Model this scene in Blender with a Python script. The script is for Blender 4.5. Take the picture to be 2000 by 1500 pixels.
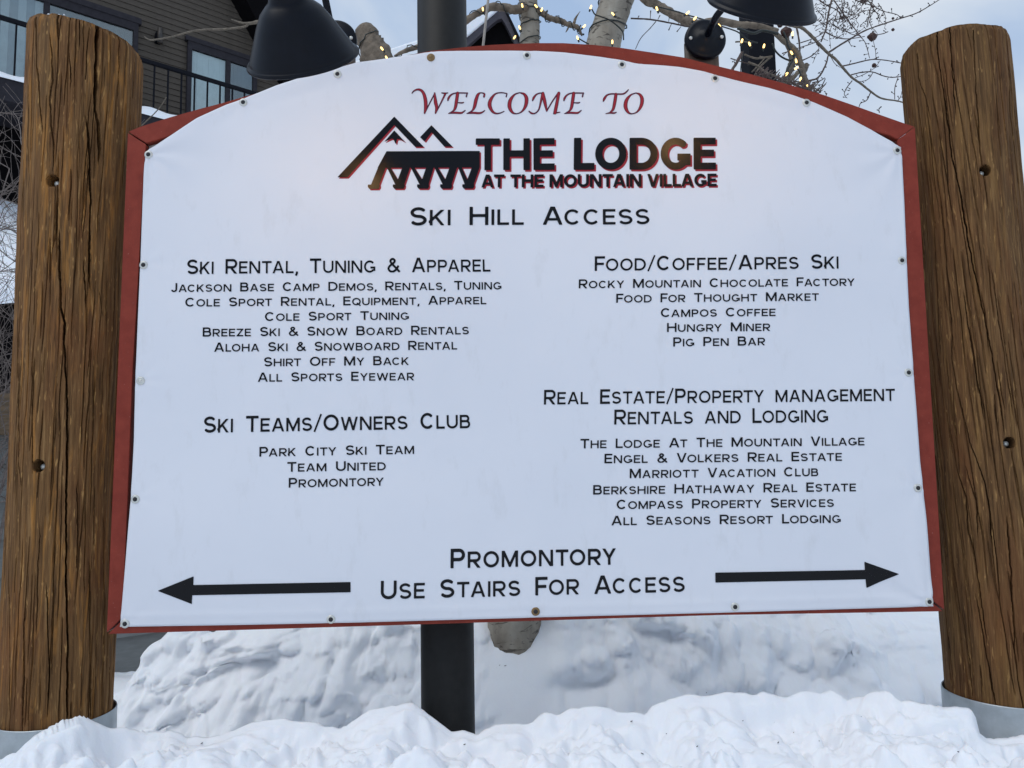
import bpy, bmesh, math, random
import numpy as np
from mathutils import Vector, Matrix

for o in list(bpy.data.objects): bpy.data.objects.remove(o)
sc = bpy.context.scene
COL = sc.collection
random.seed(7); RNG = np.random.default_rng(11)

# ------------------------------------------------------------------ camera
F_PX = 1500.0
CAM = np.array([0.0, 0.0, 1.6])
_y, _p, _r = math.radians(1.808), math.radians(5.499), math.radians(-0.978)
FW = np.array([math.sin(_y)*math.cos(_p), math.cos(_y)*math.cos(_p), math.sin(_p)])
_rt = np.array([math.cos(_y), -math.sin(_y), 0.0]); _up = np.cross(_rt, FW)
RT = math.cos(_r)*_rt + math.sin(_r)*_up
UP = -math.sin(_r)*_rt + math.cos(_r)*_up
cam_d = bpy.data.cameras.new('camera'); cam = bpy.data.objects.new('camera', cam_d); COL.objects.link(cam)
cam_d.sensor_width = 36; cam_d.lens = F_PX/2000*36; cam_d.clip_start = 0.05; cam_d.clip_end = 3000
m = Matrix.Identity(4)
for i in range(3):
    m[i][0] = RT[i]; m[i][1] = UP[i]; m[i][2] = -FW[i]; m[i][3] = CAM[i]
cam.matrix_world = m
sc.camera = cam

# ------------------------------------------------------------------ sky, sun, exposure
SUN_EL, SUN_AZ = math.radians(58), math.radians(236)      # azimuth clockwise from +Y
w = bpy.data.worlds.new('World'); sc.world = w; w.use_nodes = True
nt = w.node_tree; nt.nodes.clear()
out = nt.nodes.new('ShaderNodeOutputWorld'); bg = nt.nodes.new('ShaderNodeBackground')
sky = nt.nodes.new('ShaderNodeTexSky'); sky.sky_type = 'NISHITA'; sky.sun_disc = False
sky.sun_elevation = SUN_EL; sky.sun_rotation = SUN_AZ; sky.altitude = 2100
tc = nt.nodes.new('ShaderNodeTexCoord'); mp = nt.nodes.new('ShaderNodeMapping'); mp.inputs['Scale'].default_value = (1, 1, 1.8)
nz = nt.nodes.new('ShaderNodeTexNoise'); nz.inputs['Scale'].default_value = 3.1; nz.inputs['Detail'].default_value = 5; nz.inputs['Roughness'].default_value = .5
nz.inputs['Distortion'].default_value = .4
cr = nt.nodes.new('ShaderNodeValToRGB')
cr.color_ramp.elements[0].position = .36; cr.color_ramp.elements[0].color = (4.2, 5.7, 8.1, 1)
cr.color_ramp.elements[1].position = .64; cr.color_ramp.elements[1].color = (7.9, 8.6, 9.4, 1)
mx = nt.nodes.new('ShaderNodeMixRGB'); mx.inputs[0].default_value = .86
L = nt.links.new
L(tc.outputs['Generated'], mp.inputs[0]); L(mp.outputs[0], nz.inputs['Vector']); L(nz.outputs['Fac'], cr.inputs[0])
L(sky.outputs[0], mx.inputs[1]); L(cr.outputs[0], mx.inputs[2]); L(mx.outputs[0], bg.inputs[0])
bg.inputs[1].default_value = .10; L(bg.outputs[0], out.inputs[0])
sd = bpy.data.lights.new('sun', 'SUN'); sd.energy = 1.2; sd.angle = math.radians(42); sd.color = (1, .96, .9)
so = bpy.data.objects.new('sun', sd); COL.objects.link(so)
sdir = Vector((math.sin(SUN_AZ)*math.cos(SUN_EL), math.cos(SUN_AZ)*math.cos(SUN_EL), math.sin(SUN_EL)))
so.rotation_euler = sdir.to_track_quat('Z', 'Y').to_euler(); so.location = sdir*30
vs = sc.view_settings; vs.view_transform = 'Standard'; vs.look = 'None'; vs.exposure = 0; vs.gamma = 1; vs.use_curve_mapping = False

# ------------------------------------------------------------------ helpers
def ray(px, py):
    return FW + RT*((px-1000)/F_PX) - UP*((py-750)/F_PX)
def pt(px, py, Y):
    d = ray(px, py); return CAM + d*(Y/d[1])
def obj(name, verts, faces, mat=None, parent=None, smooth=False, mats=None, midx=None):
    me = bpy.data.meshes.new(name)
    me.from_pydata([tuple(map(float, v)) for v in verts], [], [tuple(int(i) for i in f) for f in faces])
    if mats:
        for q in mats: me.materials.append(q)
        if midx is not None: me.polygons.foreach_set('material_index', midx)
    elif mat: me.materials.append(mat)
    if smooth: me.polygons.foreach_set('use_smooth', [True]*len(me.polygons))
    me.update()
    o = bpy.data.objects.new(name, me); COL.objects.link(o)
    if parent is not None: o.parent = parent
    return o
def grid_obj(name, V, nr, nc, mat, parent=None, smooth=True, wrap=False):
    """V: (nr*nc,3) array, quads between rows and columns."""
    V = np.asarray(V, float).reshape(-1, 3)
    r = np.arange(nr-1)[:, None]; c = np.arange(nc if wrap else nc-1)[None, :]
    a = r*nc+c; b = r*nc+(c+1) % nc; d = (r+1)*nc+c; e = (r+1)*nc+(c+1) % nc
    Q = np.stack([a, b, e, d], -1).reshape(-1, 4).astype(np.int32)
    me = bpy.data.meshes.new(name)
    me.vertices.add(len(V)); me.vertices.foreach_set('co', V.ravel())
    me.loops.add(Q.size); me.loops.foreach_set('vertex_index', Q.ravel())
    me.polygons.add(len(Q)); me.polygons.foreach_set('loop_start', np.arange(0, Q.size, 4, dtype=np.int32))
    try: me.polygons.foreach_set('loop_total', np.full(len(Q), 4, np.int32))
    except Exception: pass
    me.polygons.foreach_set('use_smooth', np.full(len(Q), smooth))
    me.materials.append(mat); me.update(); me.validate()
    o = bpy.data.objects.new(name, me); COL.objects.link(o)
    if parent is not None: o.parent = parent
    return o
def tag(o, label, cat, group=None):
    o['label'] = label; o['category'] = cat
    if group: o['group'] = group
    return o
def thing(name, label, cat, loc=(0, 0, 0), group=None):
    o = bpy.data.objects.new(name, None); COL.objects.link(o); o.empty_display_size = .1
    o.location = tuple(map(float, loc)); bpy.context.view_layer.update()
    return tag(o, label, cat, group)
def under(o, parent):
    """parent o keeping the world position its mesh was modelled in"""
    loc = Vector((0, 0, 0)); p = parent
    while p is not None: loc += p.location; p = p.parent
    o.parent = parent; o.location = -loc
    return o
def hexa(name, c, mat, parent=None, bev=0.0):
    """c: eight corners, bottom four then top four (ccw)"""
    o = obj(name, c, [(3, 2, 1, 0), (4, 5, 6, 7), (0, 1, 5, 4), (1, 2, 6, 5), (2, 3, 7, 6), (3, 0, 4, 7)], mat)
    if bev > 0:
        bm = bmesh.new(); bm.from_mesh(o.data)
        bmesh.ops.bevel(bm, geom=bm.edges[:], offset=bev, segments=2, affect='EDGES', profile=.5)
        bm.to_mesh(o.data); bm.free()
    if parent is not None: under(o, parent)
    return o
def prism(name, poly, Y0, Y1, mat, parent=None, bev=0.0):
    """poly: list of (x,z) world, extruded in Y"""
    n = len(poly)
    V = [(x, Y0, z) for x, z in poly] + [(x, Y1, z) for x, z in poly]
    Fc = [tuple(range(n)), tuple(range(2*n-1, n-1, -1))] + [(i, i+n, (i+1) % n+n, (i+1) % n) for i in range(n)]
    o = obj(name, V, Fc, mat)
    bm = bmesh.new(); bm.from_mesh(o.data); bmesh.ops.recalc_face_normals(bm, faces=bm.faces[:])
    if bev > 0: bmesh.ops.bevel(bm, geom=bm.edges[:], offset=bev, segments=2, affect='EDGES', profile=.5)
    bm.to_mesh(o.data); bm.free()
    if parent is not None: under(o, parent)
    return o
def cr_spline(P, n):
    P = np.asarray(P, float); 
    if len(P) < 3:
        t = np.linspace(0, 1, n+1)[:, None]; return P[0]*(1-t)+P[-1]*t
    Q = np.vstack([2*P[0]-P[1], P, 2*P[-1]-P[-2]]); outp = []
    for i in range(1, len(Q)-2):
        for k in range(n):
            t = k/n; a, b, c, d = Q[i-1], Q[i], Q[i+1], Q[i+2]
            outp.append(.5*(2*b+(c-a)*t+(2*a-5*b+4*c-d)*t*t+(3*b-a-3*c+d)*t**3))
    outp.append(P[-1]); return np.array(outp)
def tube_geo(P, R, sides=8, jit=0.0, seed=0):
    P = np.asarray(P, float); n = len(P); R = np.broadcast_to(np.asarray(R, float), (n,))
    T = np.gradient(P, axis=0); T /= np.linalg.norm(T, axis=1)[:, None]+1e-12
    ref = np.array([.3, .9, .2]); u = np.cross(T[0], ref); u /= np.linalg.norm(u)
    rg = np.random.default_rng(seed); V = []
    a = np.linspace(0, 2*np.pi, sides, endpoint=False)
    for i in range(n):
        u = u-T[i]*np.dot(u, T[i]); u /= np.linalg.norm(u)+1e-12; v = np.cross(T[i], u)
        rr = R[i]*(1+jit*rg.standard_normal(sides)) if jit else R[i]*np.ones(sides)
        V += list(P[i]+np.outer(rr*np.cos(a), u)+np.outer(rr*np.sin(a), v))
    Fc = []
    for i in range(n-1):
        for k in range(sides):
            Fc.append((i*sides+k, i*sides+(k+1) % sides, (i+1)*sides+(k+1) % sides, (i+1)*sides+k))
    Fc.append(tuple(range(sides-1, -1, -1))); Fc.append(tuple(range((n-1)*sides, n*sides)))
    return V, Fc
class MB:
    def __init__(s): s.V = []; s.F = []
    def add(s, g):
        V, Fc = g; k = len(s.V); s.V += list(V); s.F += [tuple(i+k for i in f) for f in Fc]
    def build(s, name, mat, parent=None, smooth=True):
        o = obj(name, s.V, s.F, mat, None, smooth)
        if parent is not None: under(o, parent)
        return o
def lathe_geo(prof, c, ax, seg=48, ref=(1, 0, 0)):
    c = np.asarray(c, float); ax = np.asarray(ax, float)/np.linalg.norm(ax)
    u = np.cross(ax, ref); 
    if np.linalg.norm(u) < 1e-3: u = np.cross(ax, (0, 1, 0))
    u /= np.linalg.norm(u); v = np.cross(ax, u); V = []; Fc = []
    for (l, r) in prof:
        for k in range(seg):
            t = 2*math.pi*k/seg; V.append(c+ax*l+(u*math.cos(t)+v*math.sin(t))*r)
    for i in range(len(prof)-1):
        for k in range(seg):
            Fc.append((i*seg+k, i*seg+(k+1) % seg, (i+1)*seg+(k+1) % seg, (i+1)*seg+k))
    return V, Fc
def disc_cap(prof): return prof

# ---- noise in numpy
_T = RNG.random((256, 256))
def vnoise(x, y, s, ox=0, oy=0):
    x = np.asarray(x)*s+ox+1000; y = np.asarray(y)*s+oy+1000
    xi = np.floor(x).astype(int); yi = np.floor(y).astype(int); fx = x-xi; fy = y-yi
    fx = fx*fx*fx*(fx*(fx*6-15)+10); fy = fy*fy*fy*(fy*(fy*6-15)+10)
    g = lambda a, b: _T[a % 256, b % 256]
    return ((g(xi, yi)*(1-fx)+g(xi+1, yi)*fx)*(1-fy)+(g(xi, yi+1)*(1-fx)+g(xi+1, yi+1)*fx)*fy)*2-1
def sstep(a, b, x):
    t = np.clip((x-a)/(b-a), 0, 1); return t*t*(3-2*t)

# ---- materials
def mat(name, base, rough=.6, metal=0, spec=.5, build=None, bump=None):
    m = bpy.data.materials.new(name); m.use_nodes = True; n = m.node_tree; b = n.nodes['Principled BSDF']
    b.inputs['Base Color'].default_value = (*base, 1); b.inputs['Roughness'].default_value = rough
    b.inputs['Metallic'].default_value = metal; b.inputs['Specular IOR Level'].default_value = spec
    if build: build(n, b)
    return m
def N(n, t, **kw):
    q = n.nodes.new(t)
    for k, v in kw.items():
        if k in q.inputs.keys(): q.inputs[k].default_value = v
        else: setattr(q, k, v)
    return q
def noise(n, scale=(1, 1, 1), s=5, detail=4, rough=.5, dist=0, coord='Object'):
    t = N(n, 'ShaderNodeTexCoord'); mp = N(n, 'ShaderNodeMapping'); mp.inputs['Scale'].default_value = scale
    z = N(n, 'ShaderNodeTexNoise', Scale=s, Detail=detail, Roughness=rough, Distortion=dist)
    n.links.new(t.outputs[coord], mp.inputs[0]); n.links.new(mp.outputs[0], z.inputs['Vector']); return z.outputs['Fac']
def ramp(n, fac, stops):
    r = N(n, 'ShaderNodeValToRGB'); e = r.color_ramp.elements
    while len(e) < len(stops): e.new(.5)
    for i, (p, c) in enumerate(stops): e[i].position = p; e[i].color = (*c, 1)
    n.links.new(fac, r.inputs[0]); return r.outputs[0]
def mix(n, fac, a, b, mode='MIX'):
    q = N(n, 'ShaderNodeMixRGB', blend_type=mode)
    for i, v in ((0, fac), (1, a), (2, b)):
        if hasattr(v, 'links'): n.links.new(v, q.inputs[i])
        else: q.inputs[i].default_value = v if i == 0 else (*v, 1)
    return q.outputs[0]
def bumpn(n, b, h, strength=.3, dist=.01):
    q = N(n, 'ShaderNodeBump'); q.inputs['Strength'].default_value = strength; q.inputs['Distance'].default_value = dist
    n.links.new(h, q.inputs['Height']); n.links.new(q.outputs[0], b.inputs['Normal'])
def paint(name, base, rough=.5, var=.25, s=30, bs=.15, bd=.002, scale=(1, 1, 1), spec=.5, metal=0):
    def f(n, b):
        z = noise(n, scale, s, 5, .6); d = tuple(c*(1-var) for c in base); l = tuple(min(1, c*(1+var)) for c in base)
        n.links.new(ramp(n, z, [(.3, d), (.7, l)]), b.inputs['Base Color']); bumpn(n, b, z, bs, bd)
    return mat(name, base, rough, metal, spec, f)

def f_log(tint, gold):
    def f(n, b):
        grain = noise(n, (1, 1, .04), 130, 7, .68, .3)
        streak = noise(n, (1, 1, .07), 38, 5, .65, 1.2)
        big = noise(n, (1, 1, .25), 7, 4, .6, .5)
        fine = noise(n, (1, 1, .1), 240, 3, .6)
        c = ramp(n, grain, [(.28, (.022, .013, .007)), (.43, (.082, .050, .025)), (.56, (.128, .080, .040)), (.72, (.22, .155, .082))])
        g = ramp(n, streak, [(.52, (0, 0, 0)), (.66, (1, 1, 1))])
        c = mix(n, mix(n, .45, (0, 0, 0), g), c, gold)
        red = ramp(n, big, [(.50, (0, 0, 0)), (.7, (1, 1, 1))])
        c = mix(n, mix(n, .5, (0, 0, 0), red), c, (.125, .055, .026))
        dk = ramp(n, big, [(.28, (1, 1, 1)), (.45, (0, 0, 0))])
        c = mix(n, mix(n, .45, (0, 0, 0), dk), c, (.085, .062, .035))
        flk = ramp(n, noise(n, (1, 1, .14), 130, 3, .55, .5), [(.62, (0, 0, 0)), (.70, (1, 1, 1))])
        c = mix(n, mix(n, .5, (0, 0, 0), flk), c, (.40, .28, .13))
        ln = ramp(n, noise(n, (1, 1, .022), 80, 3, .5, .08), [(.482, (0, 0, 0)), (.497, (1, 1, 1)), (.503, (1, 1, 1)), (.518, (0, 0, 0))])
        gate = ramp(n, noise(n, (1, 1, .3), 12, 2, .5), [(.50, (0, 0, 0)), (.62, (1, 1, 1))])
        c = mix(n, mix(n, 1, mix(n, .7, (0, 0, 0), ln), gate, 'MULTIPLY'), c, (.03, .018, .010))
        c = mix(n, 1, c, tint, 'MULTIPLY')
        n.links.new(c, b.inputs['Base Color'])
        h = mix(n, .45, grain, fine)
        bumpn(n, b, h, .8, .005)
    return f
M_LOG = mat('log_wood', (.15, .09, .04), .8, spec=.15, build=f_log((1.38, 1.14, .88), (.36, .19, .05)))
M_LOG2 = mat('log_wood_greyer', (.12, .08, .04), .8, spec=.15, build=f_log((1.14, .95, .76), (.22, .145, .06)))
def f_red(n, b):
    z = noise(n, (1, 1, 1), 22, 5, .65); zz = noise(n, (1, 1, 1), 160, 2, .5)
    c = ramp(n, z, [(.3, (.185, .026, .015)), (.7, (.245, .039, .023))])
    chip = ramp(n, zz, [(.72, (0, 0, 0)), (.74, (1, 1, 1))]); c = mix(n, chip, c, (.28, .10, .08))
    n.links.new(c, b.inputs['Base Color']); bumpn(n, b, z, .25, .004)
M_RED = mat('red_painted_wood', (.2, .04, .03), .55, spec=.2, build=f_red)
def f_vinyl(n, b):
    z = noise(n, (1, 1, 1), 3, 4, .5)
    n.links.new(ramp(n, z, [(.3, (.69, .71, .76)), (.7, (.72, .735, .78))]), b.inputs['Base Color'])
    g = ramp(n, noise(n, (1, 1, .35), 14, 6, .7), [(.56, (0, 0, 0)), (.80, (1, 1, 1))])
    src = b.inputs['Base Color'].links[0].from_socket; n.links.new(mix(n, mix(n, .35, (0, 0, 0), g), src, (.50, .50, .50)), b.inputs['Base Color'])
    z2 = noise(n, (1, 1, 1), 6, 3, .5); bumpn(n, b, z2, .16, .012)
M_VINYL = mat('white_vinyl', (.78, .79, .80), .6, spec=.3, build=f_vinyl)
M_INK = mat('black_ink', (.002, .002, .0035), .22, spec=.22)
M_INKRED = mat('red_ink', (.30, .018, .03), .4, spec=.2)
M_MAROON = mat('dark_maroon_ink', (.065, .012, .035), .4, spec=.2)
def f_back(n, b):
    z = noise(n, (1, 1, .1), 60, 4, .6); n.links.new(ramp(n, z, [(.3, (.30, .28, .26)), (.7, (.52, .50, .47))]), b.inputs['Base Color'])
M_BACK = mat('grey_backing_board', (.4, .4, .38), .7, build=f_back)
M_ZINC = paint('galvanised_steel', (.42, .46, .48), .42, .18, 14, .1, .002, metal=.65)
M_SCREW = paint('zinc_washer', (.60, .60, .56), .35, .1, 60, metal=.5)
M_RUST = paint('rusty_washer', (.22, .14, .06), .5, .3, 200, metal=.4)
M_DARK = mat('dark_hole', (.008, .008, .01), .5)
M_POLE = paint('dark_bronze_pole', (.013, .013, .0125), .5, .2, 40, .25, .0006, spec=.18)
M_LAMP = paint('black_enamel', (.0025, .0035, .007), .36, .2, 30, .05, .0005, spec=.17)
M_SHADEIN = mat('white_enamel', (.75, .72, .66), .4)
def emis(name, col, st):
    m = bpy.data.materials.new(name); m.use_nodes = True; b = m.node_tree.nodes['Principled BSDF']
    b.inputs['Base Color'].default_value = (*col, 1); b.inputs['Emission Color'].default_value = (*col, 1); b.inputs['Emission Strength'].default_value = st
    return m
M_BULB = emis('warm_bulb', (1, .62, .25), 6); M_FAIRY = emis('fairy_light', (1, .62, .20), 3.2)
def f_aspen(n, b):
    z = noise(n, (1, 1, .5), 9, 5, .6); k = noise(n, (1, 1, 3.2), 11, 4, .62, 1.0); fine = noise(n, (1, 1, 2), 90, 3, .6)
    c = ramp(n, z, [(.3, (.17, .145, .115)), (.5, (.29, .26, .21)), (.7, (.38, .355, .30))])
    d = ramp(n, k, [(.57, (0, 0, 0)), (.62, (1, 1, 1))]); c = mix(n, mix(n, .85, (0, 0, 0), d), c, (.055, .045, .035))
    n.links.new(c, b.inputs['Base Color']); bumpn(n, b, mix(n, .5, k, fine), .6, .006)
M_ASPEN = mat('aspen_bark', (.3, .27, .2), .8, build=f_aspen)
M_ASPEN2 = paint('rough_aspen_bark', (.17, .135, .10), .85, .5, 28, .9, .01)
M_TWIG = paint('brown_twig_bark', (.085, .06, .052), .8, .35, 60, .5, .003)
M_TWIGG = paint('grey_twig_bark', (.15, .125, .095), .8, .35, 60, .5, .003)
M_SHRUB = paint('dry_shrub_twigs', (.17, .14, .125), .85, .35, 40)
M_FRUIT = paint('dried_fruit', (.05, .018, .013), .6, .5, 80, .9, .004)
M_BUD = mat('bud', (.03, .02, .018), .7)
M_WIRE = mat('green_black_wire', (.012, .018, .016), .45)
def f_snow(n, b):
    a = noise(n, (1, 1, 1), 16, 5, .6); c = noise(n, (1, 1, 1), 170, 6, .75)
    n.links.new(ramp(n, noise(n, (1, 1, 1), 1.6, 3, .5), [(.35, (.84, .875, .92)), (.7, (.88, .895, .925))]), b.inputs['Base Color'])
    q = N(n, 'ShaderNodeBump'); q.inputs['Strength'].default_value = .35; q.inputs['Distance'].default_value = .008
    q2 = N(n, 'ShaderNodeBump'); q2.inputs['Strength'].default_value = .55; q2.inputs['Distance'].default_value = .003
    n.links.new(a, q.inputs['Height']); n.links.new(c, q2.inputs['Height']); n.links.new(q.outputs[0], q2.inputs['Normal']); n.links.new(q2.outputs[0], b.inputs['Normal'])
    b.inputs['Subsurface Weight'].default_value = .25; b.inputs['Subsurface Radius'].default_value = (.6, .8, 1); b.inputs['Subsurface Scale'].default_value = .02
M_SNOW = mat('snow', (.87, .89, .93), .62, spec=.25, build=f_snow)
M_SIDE = paint('brown_grey_siding', (.078, .066, .054), .8, .18, 9, .2, .003, (1, 1, 6), spec=.15)
M_SIDE2 = paint('grey_siding', (.22, .225, .215), .65, .1, 14, .15, .002, (1, 1, 6))
M_TRIM = paint('dark_trim', (.027, .025, .030), .7, .2, 12, spec=.15)
M_BLACKP = paint('black_metal', (.005, .0055, .009), .6, .2, 20, spec=.12)
M_SOFFIT_SHADE = paint('black_stain_and_shade', (.004, .0035, .004), .9, .2, 8, spec=.05)  # soffit stain; the same black is painted shade in the recess and porch
M_BARGE = paint('slate_grey_barge_board', (.055, .050, .062), .7, .15, 9)
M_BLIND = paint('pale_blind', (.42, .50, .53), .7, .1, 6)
M_BLINDB = paint('shaded_blind', (.23, .30, .33), .7, .1, 6)  # darker copy of the pale blind, fold shade put into alternate slats
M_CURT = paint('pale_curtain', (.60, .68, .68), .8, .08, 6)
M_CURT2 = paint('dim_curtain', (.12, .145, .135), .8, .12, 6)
M_TIMBER = paint('weathered_timber', (.20, .14, .085), .8, .3, 20, .4, .005, (.3, .3, 3))
M_GREYWOOD = paint('grey_wood', (.13, .105, .085), .8, .3, 30, .4, .004, (1, 1, .2))
def glassm():
    m = bpy.data.materials.new('window_glass'); m.use_nodes = True; n = m.node_tree; n.nodes.clear()
    o = N(n, 'ShaderNodeOutputMaterial'); t = N(n, 'ShaderNodeBsdfTransparent'); g = N(n, 'ShaderNodeBsdfGlossy', Roughness=.03)
    t.inputs[0].default_value = (.86, .9, .9, 1); x = N(n, 'ShaderNodeMixShader'); x.inputs[0].default_value = .14
    n.links.new(t.outputs[0], x.inputs[1]); n.links.new(g.outputs[0], x.inputs[2]); n.links.new(x.outputs[0], o.inputs[0]); return m
M_GLASS = glassm()

# ------------------------------------------------------------------ snow ground
YS = 2.2856                                             # sign plane
def px_line(pts, Y):
    P = np.array([pt(x, y, Y) for x, y in pts]); return P[:, 0], P[:, 2]
crest_px = [(-260, 1500), (-100, 1492), (0, 1485), (30, 1470), (63, 1450), (90, 1437), (140, 1417), (175, 1424), (228, 1425), (260, 1432), (290, 1441), (312, 1433), (332, 1429), (350, 1437), (367, 1449), (402, 1453),
 (430, 1446), (455, 1436), (490, 1417), (520, 1409), (556, 1403), (595, 1411), (640, 1420), (665, 1422), (685, 1412), (705, 1398), (721, 1390), (750, 1384), (780, 1379), (805, 1377), (822, 1387), (840, 1398), (860, 1415), (882, 1431),
 (905, 1432), (931, 1444), (945, 1436), (966, 1426), (1000, 1421), (1029, 1416), (1045, 1402), (1064, 1390), (1095, 1392), (1120, 1384), (1165, 1379), (1190, 1383), (1207, 1391), (1235, 1394), (1260, 1397), (1266, 1388), (1274, 1377), (1300, 1366), (1323, 1360),
 (1365, 1361), (1390, 1358), (1415, 1355), (1440, 1361), (1468, 1362), (1492, 1354), (1538, 1359), (1569, 1347), (1585, 1350), (1604, 1355), (1625, 1347), (1645, 1358), (1660, 1373), (1672, 1369), (1685, 1368), (1715, 1370), (1744, 1366), (1758, 1368), (1769, 1374), (1818, 1387),
 (1846, 1391), (1870, 1386), (1895, 1386), (1903, 1400), (1910, 1430), (1926, 1445), (1960, 1447), (2000, 1443), (2100, 1450), (2300, 1470)]
YC = 2.30
def ycrest(X): return 2.30 - .14*sstep(-.95, -1.25, X) - .17*sstep(.95, 1.25, X)
_cx = []; _cz = []
for x, y in crest_px:
    p = pt(x, y, YC); p = pt(x, y, float(ycrest(p[0]))); _cx.append(p[0]); _cz.append(p[2])
bx, bz = px_line([(-400, 1350), (60, 1350), (222, 1345), (268, 1336), (277, 1318), (292, 1312), (305, 1294), (315, 1278), (330, 1260), (343, 1252), (370, 1246), (399, 1250), (420, 1233), (470, 1215), (600, 1190), (1000, 1160), (1500, 1165), (1640, 1184), (1700, 1192), (1760, 1203), (1830, 1214), (2000, 1225), (2400, 1260)], 3.75)
def H(X, Y):
    yc = ycrest(X); zc = np.interp(X, _cx, _cz)
    wx = X+.05*vnoise(X, Y, 2.5, 3)
    zs = np.interp(wx, _cx, _cz)                       # meandering copy away from the crest
    d = yc-Y
    front = zc*np.exp(-(d/.05)**2)+(1-np.exp(-(d/.05)**2))*(.35*zs+.65*.762)-.012*np.exp(-((d-.12)/.07)**2)
    front = front - .02*sstep(.1, .5, d) - .75*sstep(.55, 1.5, d)
    low = .36+.05*vnoise(X, Y, 2.2)
    back = low+(zc-low)*(1-sstep(0.0, .42, Y-yc))
    zb = np.interp(X, bx, bz)
    prof = sstep(2.95, 3.72, Y+.10*vnoise(X, Y*.3, 1.8, 9)); bank = .30+(zb-.30)*prof
    fall = sstep(3.80, 5.2, Y); bank = bank*(1-fall)+(.30)*fall
    behind = np.maximum(back, bank)
    h = np.where(Y < yc, front, behind)
    # relief
    near = sstep(.6, 1.3, Y)*(1-sstep(5, 9, Y))
    guard = 1-.80*np.exp(-(d/.035)**2)                 # keep the crest outline
    bguard = 1-.92*np.exp(-((Y-3.74)/.12)**2)
    n1 = vnoise(X, Y, 5, 1); n2 = np.abs(vnoise(X, Y, 9, 5, 2)); n3 = np.abs(vnoise(X+.02*n1, Y, 19, 7)); n4 = vnoise(X, Y, 42, 3); n5 = vnoise(X, Y, 90, 8)
    wX = X+.05*n1; wY = Y+.05*vnoise(X, Y, 6, 31); rel = .026*n1+.072*(np.abs(vnoise(wX, wY, 7, 5, 2))-.3)+.042*(np.abs(vnoise(wX, wY, 15, 7))-.3)+.019*(np.abs(vnoise(wX, wY, 33, 3))-.3)+.007*(np.abs(vnoise(X, Y, 70, 8))-.3)
    backz = sstep(2.7, 3.1, Y)
    Xa = X+.12*n1; Ya = Y+.35*X*.3; rel2 = .045*vnoise(Xa*.45, Ya*1.3, 4, 4)-.10*(np.abs(vnoise(Xa*.5, Ya*1.5, 4.2, 6, 4))-.3)+.045*(np.abs(vnoise(Xa*.55, Ya*1.4, 9.5, 9))-.3)+.008*vnoise(Xa*.6, Ya, 22, 4)+.0018*n4
    tk = 1-.95*np.exp(-((X-.12)/.20)**4)*sstep(2.9, 3.1, Y)
    h = h+near*guard*bguard*tk*(rel*(1-backz)+.25*rel2*backz)
    far = sstep(5, 30, Y+np.abs(X)*.5); h = h*(1-far)+far*(.1+.25*vnoise(X, Y, .07))
    return h
xs = np.concatenate([-2-np.geomspace(.02, 500, 60)[::-1], np.linspace(-2, 2.1, 520), 2.1+np.geomspace(.02, 500, 60)])
ys = np.concatenate([.9-np.geomspace(.03, 400, 50)[::-1], np.linspace(.9, 1.7, 60)[:-1], np.linspace(1.7, 2.75, 190)[:-1], np.linspace(2.75, 4.3, 170)[:-1], 4.3+np.geomspace(.02, 900, 80)])
XX, YY = np.meshgrid(xs, ys); ZZ = H(XX, YY)
# clods thrown up by the shovel
for i in range(620):
    front = i < 440
    cx_ = RNG.uniform(-1.8, 1.9); cy_ = RNG.uniform(1.65, 2.24) if front else RNG.uniform(3.0, 3.7)
    if front and abs(float(ycrest(cx_))-cy_) < .05: continue
    if not front and abs(cx_-.12) < .3: continue
    rr = .010+.06*RNG.random()**2.2 if front else RNG.uniform(.03, .13); hh = rr*RNG.uniform(.2, .5); an = RNG.uniform(0, 3.14); el = RNG.uniform(.5, 1)
    ix = np.where(np.abs(xs-cx_) < rr*1.5)[0]; iy = np.where(np.abs(ys-cy_) < rr*1.5)[0]
    if len(ix) == 0 or len(iy) == 0: continue
    sub = np.ix_(iy, ix); dx = XX[sub]-cx_; dy = YY[sub]-cy_
    u = (dx*math.cos(an)+dy*math.sin(an)); v = (-dx*math.sin(an)+dy*math.cos(an))/el
    wob = 1+.25*vnoise(XX[sub], YY[sub], .9/rr, i)
    q = np.clip(1-(u*u+v*v)/(rr*rr)*wob, 0, 1); ZZ[sub] += hh*np.minimum(1, q*2.2)**.6*(.75+.25*vnoise(XX[sub], YY[sub], 1.6/rr, i+7))*.75
def crest_cap(X, Y, Z):
    yc = 2.30; 
    for _ in range(3): Xc = X*yc/np.maximum(Y, .3); yc = ycrest(Xc)
    lim = 1.6-(1.6-np.interp(Xc, _cx, _cz))*Y/yc-.002-.05*np.clip(yc-Y, 0, .3)
    k = .012; sm_ = -k*np.log(np.exp(-np.clip(Z/k, -600, 600)+60/1)+np.exp(-np.clip(lim/k, -600, 600)+60/1))+k*60
    return np.where((np.abs(Y-yc) > .01) & (Y > 1.2) & (Y < 2.9), sm_, Z)
ZZ = crest_cap(XX, YY, ZZ)
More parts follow.
